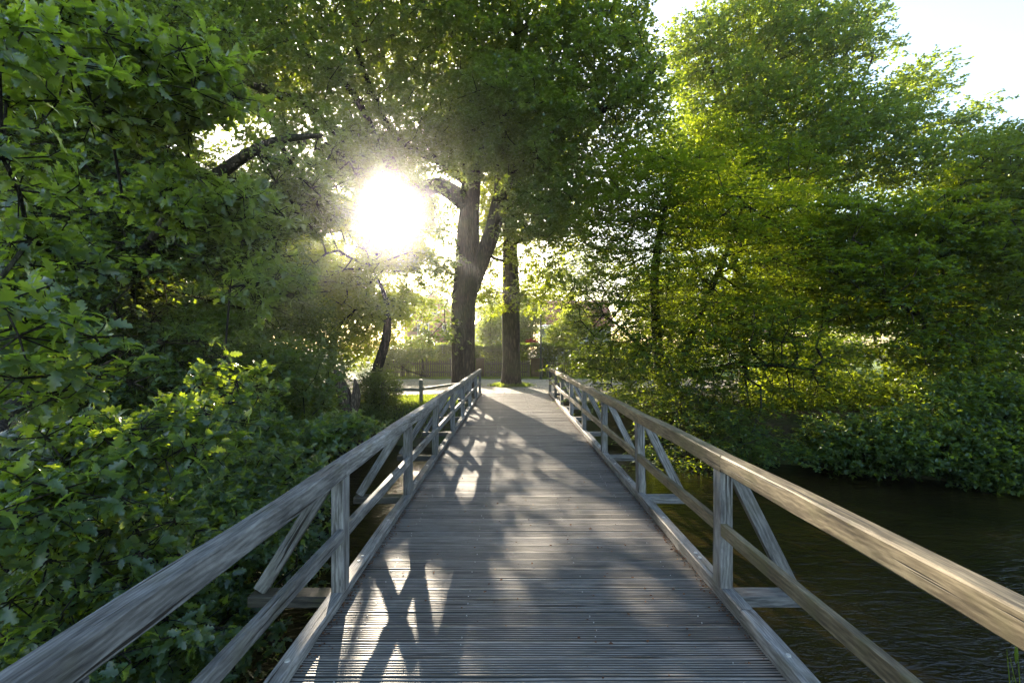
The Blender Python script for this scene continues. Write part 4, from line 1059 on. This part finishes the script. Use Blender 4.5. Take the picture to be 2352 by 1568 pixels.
# ------------------------------------------------------------------ houses beyond the hedge
def gable_house(name, label, x0, x1, y0, y1, eave, ridge, wall, roof, along='y', over=0.35, frames=(), doors=()):
    h = empty(name, ((x0 + x1) / 2, (y0 + y1) / 2, G0), label, 'house')
    if along == 'y':          # gable faces the camera
        xm = (x0 + x1) / 2
        MB().prism([(x0, G0), (x1, G0), (x1, eave), (xm, ridge), (x0, eave)], y0, y1).build('wall', M[wall], h)
        t = 0.18; sl = (ridge - eave) / (xm - x0)
        for s in (-1, 1):
            xe = x0 - over if s < 0 else x1 + over
            ze = eave - sl * over
            MB().prism([(xe, ze + .01), (xm, ridge + .01), (xm, ridge + t + .04), (xe, ze + t)], y0 - over, y1 + over).build('roof', M[roof], h)
            MB().prism([(xe, ze - .16), (xm, ridge - .16), (xm, ridge + .005), (xe, ze + .005)], y0 - over - .04, y0 - over + .0).build('barge_board', M['white'], h)
    else:
        ym = (y0 + y1) / 2
        MB().prism([(y0, G0), (y1, G0), (y1, eave), (ym, ridge), (y0, eave)], x0, x1, axis='x').build('wall', M[wall], h)
        sl = (ridge - eave) / (ym - y0)
        for s in (-1, 1):
            ye = y0 - over if s < 0 else y1 + over
            ze = eave - sl * over
            MB().prism([(ye, ze + .01), (ym, ridge + .01), (ym, ridge + .22), (ye, ze + .18)], x0 - over, x1 + over, axis='x').build('roof', M[roof], h)
    for (wx, wz, ww, wh) in frames:
        f = MB()
        for dx, dz, a, b in ((0, wh / 2, ww, .09), (0, -wh / 2, ww, .09), (-ww / 2 + .045, 0, .09, wh - .09), (ww / 2 - .045, 0, .09, wh - .09), (0, 0, .05, wh - .09)):
            f.box((wx + dx, y0 - .03, wz + dz), (a, .07, b))
        fo = f.build('window', M['white'], h)
        MB().box((wx, y0 - .008, wz), (ww - .12, .02, wh - .12)).build('pane', M['glass'], fo)
    return h
hb = gable_house('brick_house', 'red brick gable house with white windows seen left of the big oak trunk', -10.8, -5.0, 46, 56, 4.3, 7.5, 'brick', 'slate',
            frames=[(-6.4, 3.6, 1.2, 1.3), (-8.9, 3.6, 1.2, 1.3), (-7.9, 5.6, 0.9, 0.9), (-6.4, 1.4, 1.2, 1.3)])
mb = MB()
for x in (-10.4, -9.9, -9.4): mb.box((x, 45.95, 5.0), (.14, .08, 1.8))
mb.build('timber_stud', M['black_beam'], hb)
gable_house('barn', 'low barn with steep brown tiled roof between the two oak trunks', -4.6, 1.5, 41, 47, 2.5, 5.2, 'black_beam', 'tile_brown', along='y')
gable_house('outbuilding', 'small dark shed with pale sheet roof right of the big oak trunk', -3.6, -1.2, 35, 38, 2.2, 2.9, 'black_beam', 'slate', along='x')
gable_house('tiled_house', 'distant house with red pantile roof right of the lamp post', 4.2, 11, 50, 58, 4.3, 7.2, 'render', 'tile', along='x', frames=[(6, 3, 1.2, 1.3), (9, 3, 1.2, 1.3)])
gable_house('rendered_house', 'pale blue white rendered cottage behind the lamp post', 2.4, 3.9, 38, 42, 3.3, 3.6, 'render', 'slate', along='x')

for i, (lb, x, y, bl, n, sd) in enumerate([
    ('pale green garden tree between the two oak trunks above the hedge', -1.4, 33, [B(1125, 765, 33, 28, 30, 1), B(1135, 735, 33, 22, 25, .8)], 90, 201),
    ('pale green garden tree right of the straight oak trunk', 1.0, 34, [B(1205, 755, 34, 30, 45, 1.2), B(1225, 720, 34, 22, 30, 1)], 120, 202),
    ('young garden tree right of the lamp post above the hedge', 4.0, 33, [B(1290, 770, 33, 40, 30, 1.2), B(1320, 745, 33, 35, 45, 1.2)], 110, 203),
    ('hazy distant tree behind the barn roof', -1.5, 62, [B(1120, 715, 62, 45, 30, 3), B(1170, 700, 62, 40, 40, 3)], 90, 204),
    ('hazy distant tree beyond the brick house', -14, 66, [B(960, 710, 66, 60, 35, 4), B(880, 710, 66, 70, 35, 4)], 120, 205),
    ('hazy distant tree behind the red roof', 9, 70, [B(1240, 680, 70, 60, 60, 4), B(1330, 640, 70, 80, 90, 4), B(1150, 700, 70, 60, 40, 4)], 170, 206)]):
    tree('garden_tree', (x, y, G0), lb, 'tree', [([(x, y, G0), (x, y, 1.6), bl[0][0], bl[1][0]], [0.14, 0.11, 0.07, 0.03])], bl, n, 'young' if y < 50 else 'oak', sd,
         twigs=8, per=6, size=(0.11, 0.16) if y < 50 else (0.25, 0.4), spread_r=0.4 if y < 50 else 1.3, spacing=0.35 if y < 50 else 1.2, sides=10)
shrub('shrub with red blossom showing over the hedge beside the lamp post', (1.3, 31, 0), [B(1214, 786, 31, 9, 4, .3), B(1228, 786, 31, 6, 3, .2)], 7, 'red_flower', 210, size=(0.07, 0.11), spread_r=0.18, spacing=0.1, stems_n=2)

# ------------------------------------------------------------------ litter and grass
def flakes(name, label, pts, mat, size, rg, upright=False, tone=None):
    n = len(pts)
    d = rg.standard_normal((n, 3)); 
    if upright: d[:, :2] *= 0.35; d[:, 2] = 1.0
    else: d[:, 2] *= 0.15
    up = rg.standard_normal((n, 3)) * (1.0 if upright else 0.3); up[:, 2] += 0 if upright else 1
    Rm = orient(d, up)
    tv = np.array([(0, .08, 0), (0.5, 0.07, .05), (1, 0, 0.18), (0.5, -0.07, .05)]) if upright else T_FAR[0]
    tf = np.array([(0, 3, 2, 1)])
    sz = rg.uniform(size[0], size[1], n)
    V = pts[:, None] + np.einsum('nij,kj->nki', Rm, tv) * sz[:, None, None]
    Fc = tf[None] + (np.arange(n) * 4)[:, None, None]
    o = np_mesh(name, V.reshape(-1, 3), Fc.reshape(-1, 4), mat, None, {'rnd': ('FACE', rg.random(n))})
    return tag(o, label, name.replace('_', ' '), kind='stuff')
rg = np.random.default_rng(77)
n = 5200
side = rg.random(n) < 0.5
y = rg.uniform(1.0, 17.4, n)
keep = (np.sin(y * 1.9) + np.sin(y * 4.7) * .6 + rg.normal(0, .8, n)) > -0.4
dist = np.abs(rg.normal(0, 0.022, n))
x = np.where(side, XL + 0.004 + dist, XR - 0.004 - dist)
p = np.stack([x, y, 0.004 + np.maximum(0, 0.018 - dist) * rg.random(n)], 1)[keep]
flakes('leaf_litter', 'line of small reddish brown leaf litter lying along both kerbs', p, M['litter'], (0.008, 0.024), rg)
n = 800
p = np.stack([rg.uniform(XL + .05, XR - .05, n), rg.uniform(1.5, 17, n), np.full(n, 0.0065)], 1)
flakes('leaf_scraps', 'few leaf scraps scattered over the deck boards', p, M['litter'], (0.008, 0.032), rg)
n = 16000
x = rg.uniform(-6.5, -1.7, n); y = rg.uniform(14.3, 17.3, n)
p = np.stack([x, y, ground_z(x, y) - .01], 1); p = p[p[:, 2] > -1.1]
flakes('grass', 'sunlit short grass on the bank left of the bridge end', p, M['grass'], (0.05, 0.16), rg, True)
n = 14000
x = rg.uniform(-8.5, 8.5, n); y = rg.choice([1, 0], n) * rg.uniform(26.5, 28.2, n); y = np.where(y < 1, 27.9 + rg.normal(0, .2, n), y)
p = np.stack([x, y, ground_z(x, y)], 1)
flakes('verge_grass', 'strip of short grass along the foot of the picket fence', p, M['grass'], (0.05, 0.14), rg, True)
blades = []
for i in range(9):
    bx, by = 2.35 + rg.uniform(-.12, .22), 2.1 + rg.uniform(-.15, .15)
    tx, tz = bx + rg.uniform(-.22, .10), 0.33 + rg.uniform(-.22, .06)
    V, Fc, _, _ = loft([(bx, by, -1.4), (bx + .02, by, -.5), ((bx + tx) / 2 + .01, by, tz - .35), (tx, by - .03, tz)], [0.004, 0.0035, 0.003, 0.001], 5, i, lump=0)
    blades.append((V, Fc))
    if i % 2 == 0:
        V, Fc, _, _ = loft([(tx + .004, by - .02, tz - .10), (tx, by - .027, tz - .05), (tx - .002, by - .03, tz + .01)], [0.002, 0.008, 0.001], 6, i, lump=0)
        blades.append((V, Fc))
V, Fc = merge(blades)
gt = empty('grass_tuft', (2.4, 2.1, -1.3), 'few tall pale seed headed grass stalks beside the nearest right rail post', 'grass')
np_mesh('stalks', V, Fc, M['grass'], gt, {'rnd': ('FACE', np.full(len(Fc), .8))}, smooth=True)
n = 3800
th = rg.uniform(0, 2 * np.pi, n); rr0 = 0.48 + np.abs(rg.normal(0, 0.30, n)) * (0.5 + 0.5 * np.sin(3 * th + 1) ** 2)
p = np.stack([0.0 + rr0 * np.cos(th), 21.8 + rr0 * np.sin(th) * .8, np.full(n, 0.0)], 1); p[:, 2] = ground_z(p[:, 0], p[:, 1]) + .01
flakes('tree_foot_grass', 'rough grass tuft ringing the foot of the straight oak', p, M['grass'], (0.06, 0.22), rg, True)
n = 2600
p = np.stack([rg.uniform(-9, 8, n), rg.uniform(18.0, 26.5, n), np.zeros(n)], 1); p[:, 2] = ground_z(p[:, 0], p[:, 1]) + .04
flakes('path_litter', 'dead leaves scattered over the gravel path', p, M['litter'], (0.03, 0.07), rg)

# ------------------------------------------------------------------ haze volume added to make the glare around the sun
GLARE_HAZE = 0.0013
if GLARE_HAZE > 0:
    hz = MB().box((0, 60, 10.5), (240, 260, 27)).build('haze', [])
    m, n_, l_, out = new_mat('glare haze')
    pv = n_.new('ShaderNodeVolumePrincipled')
    pv.inputs['Density'].default_value = GLARE_HAZE
    pv.inputs['Anisotropy'].default_value = 0.935
    pv.inputs['Color'].default_value = (0.95, 0.96, 1.0, 1)
    l_.new(pv.outputs[0], out.inputs['Volume'])
    hz.data.materials.append(m)
    tag(hz, kind='stuff', label='thin haze volume added for the glare around the low sun', cat='haze')
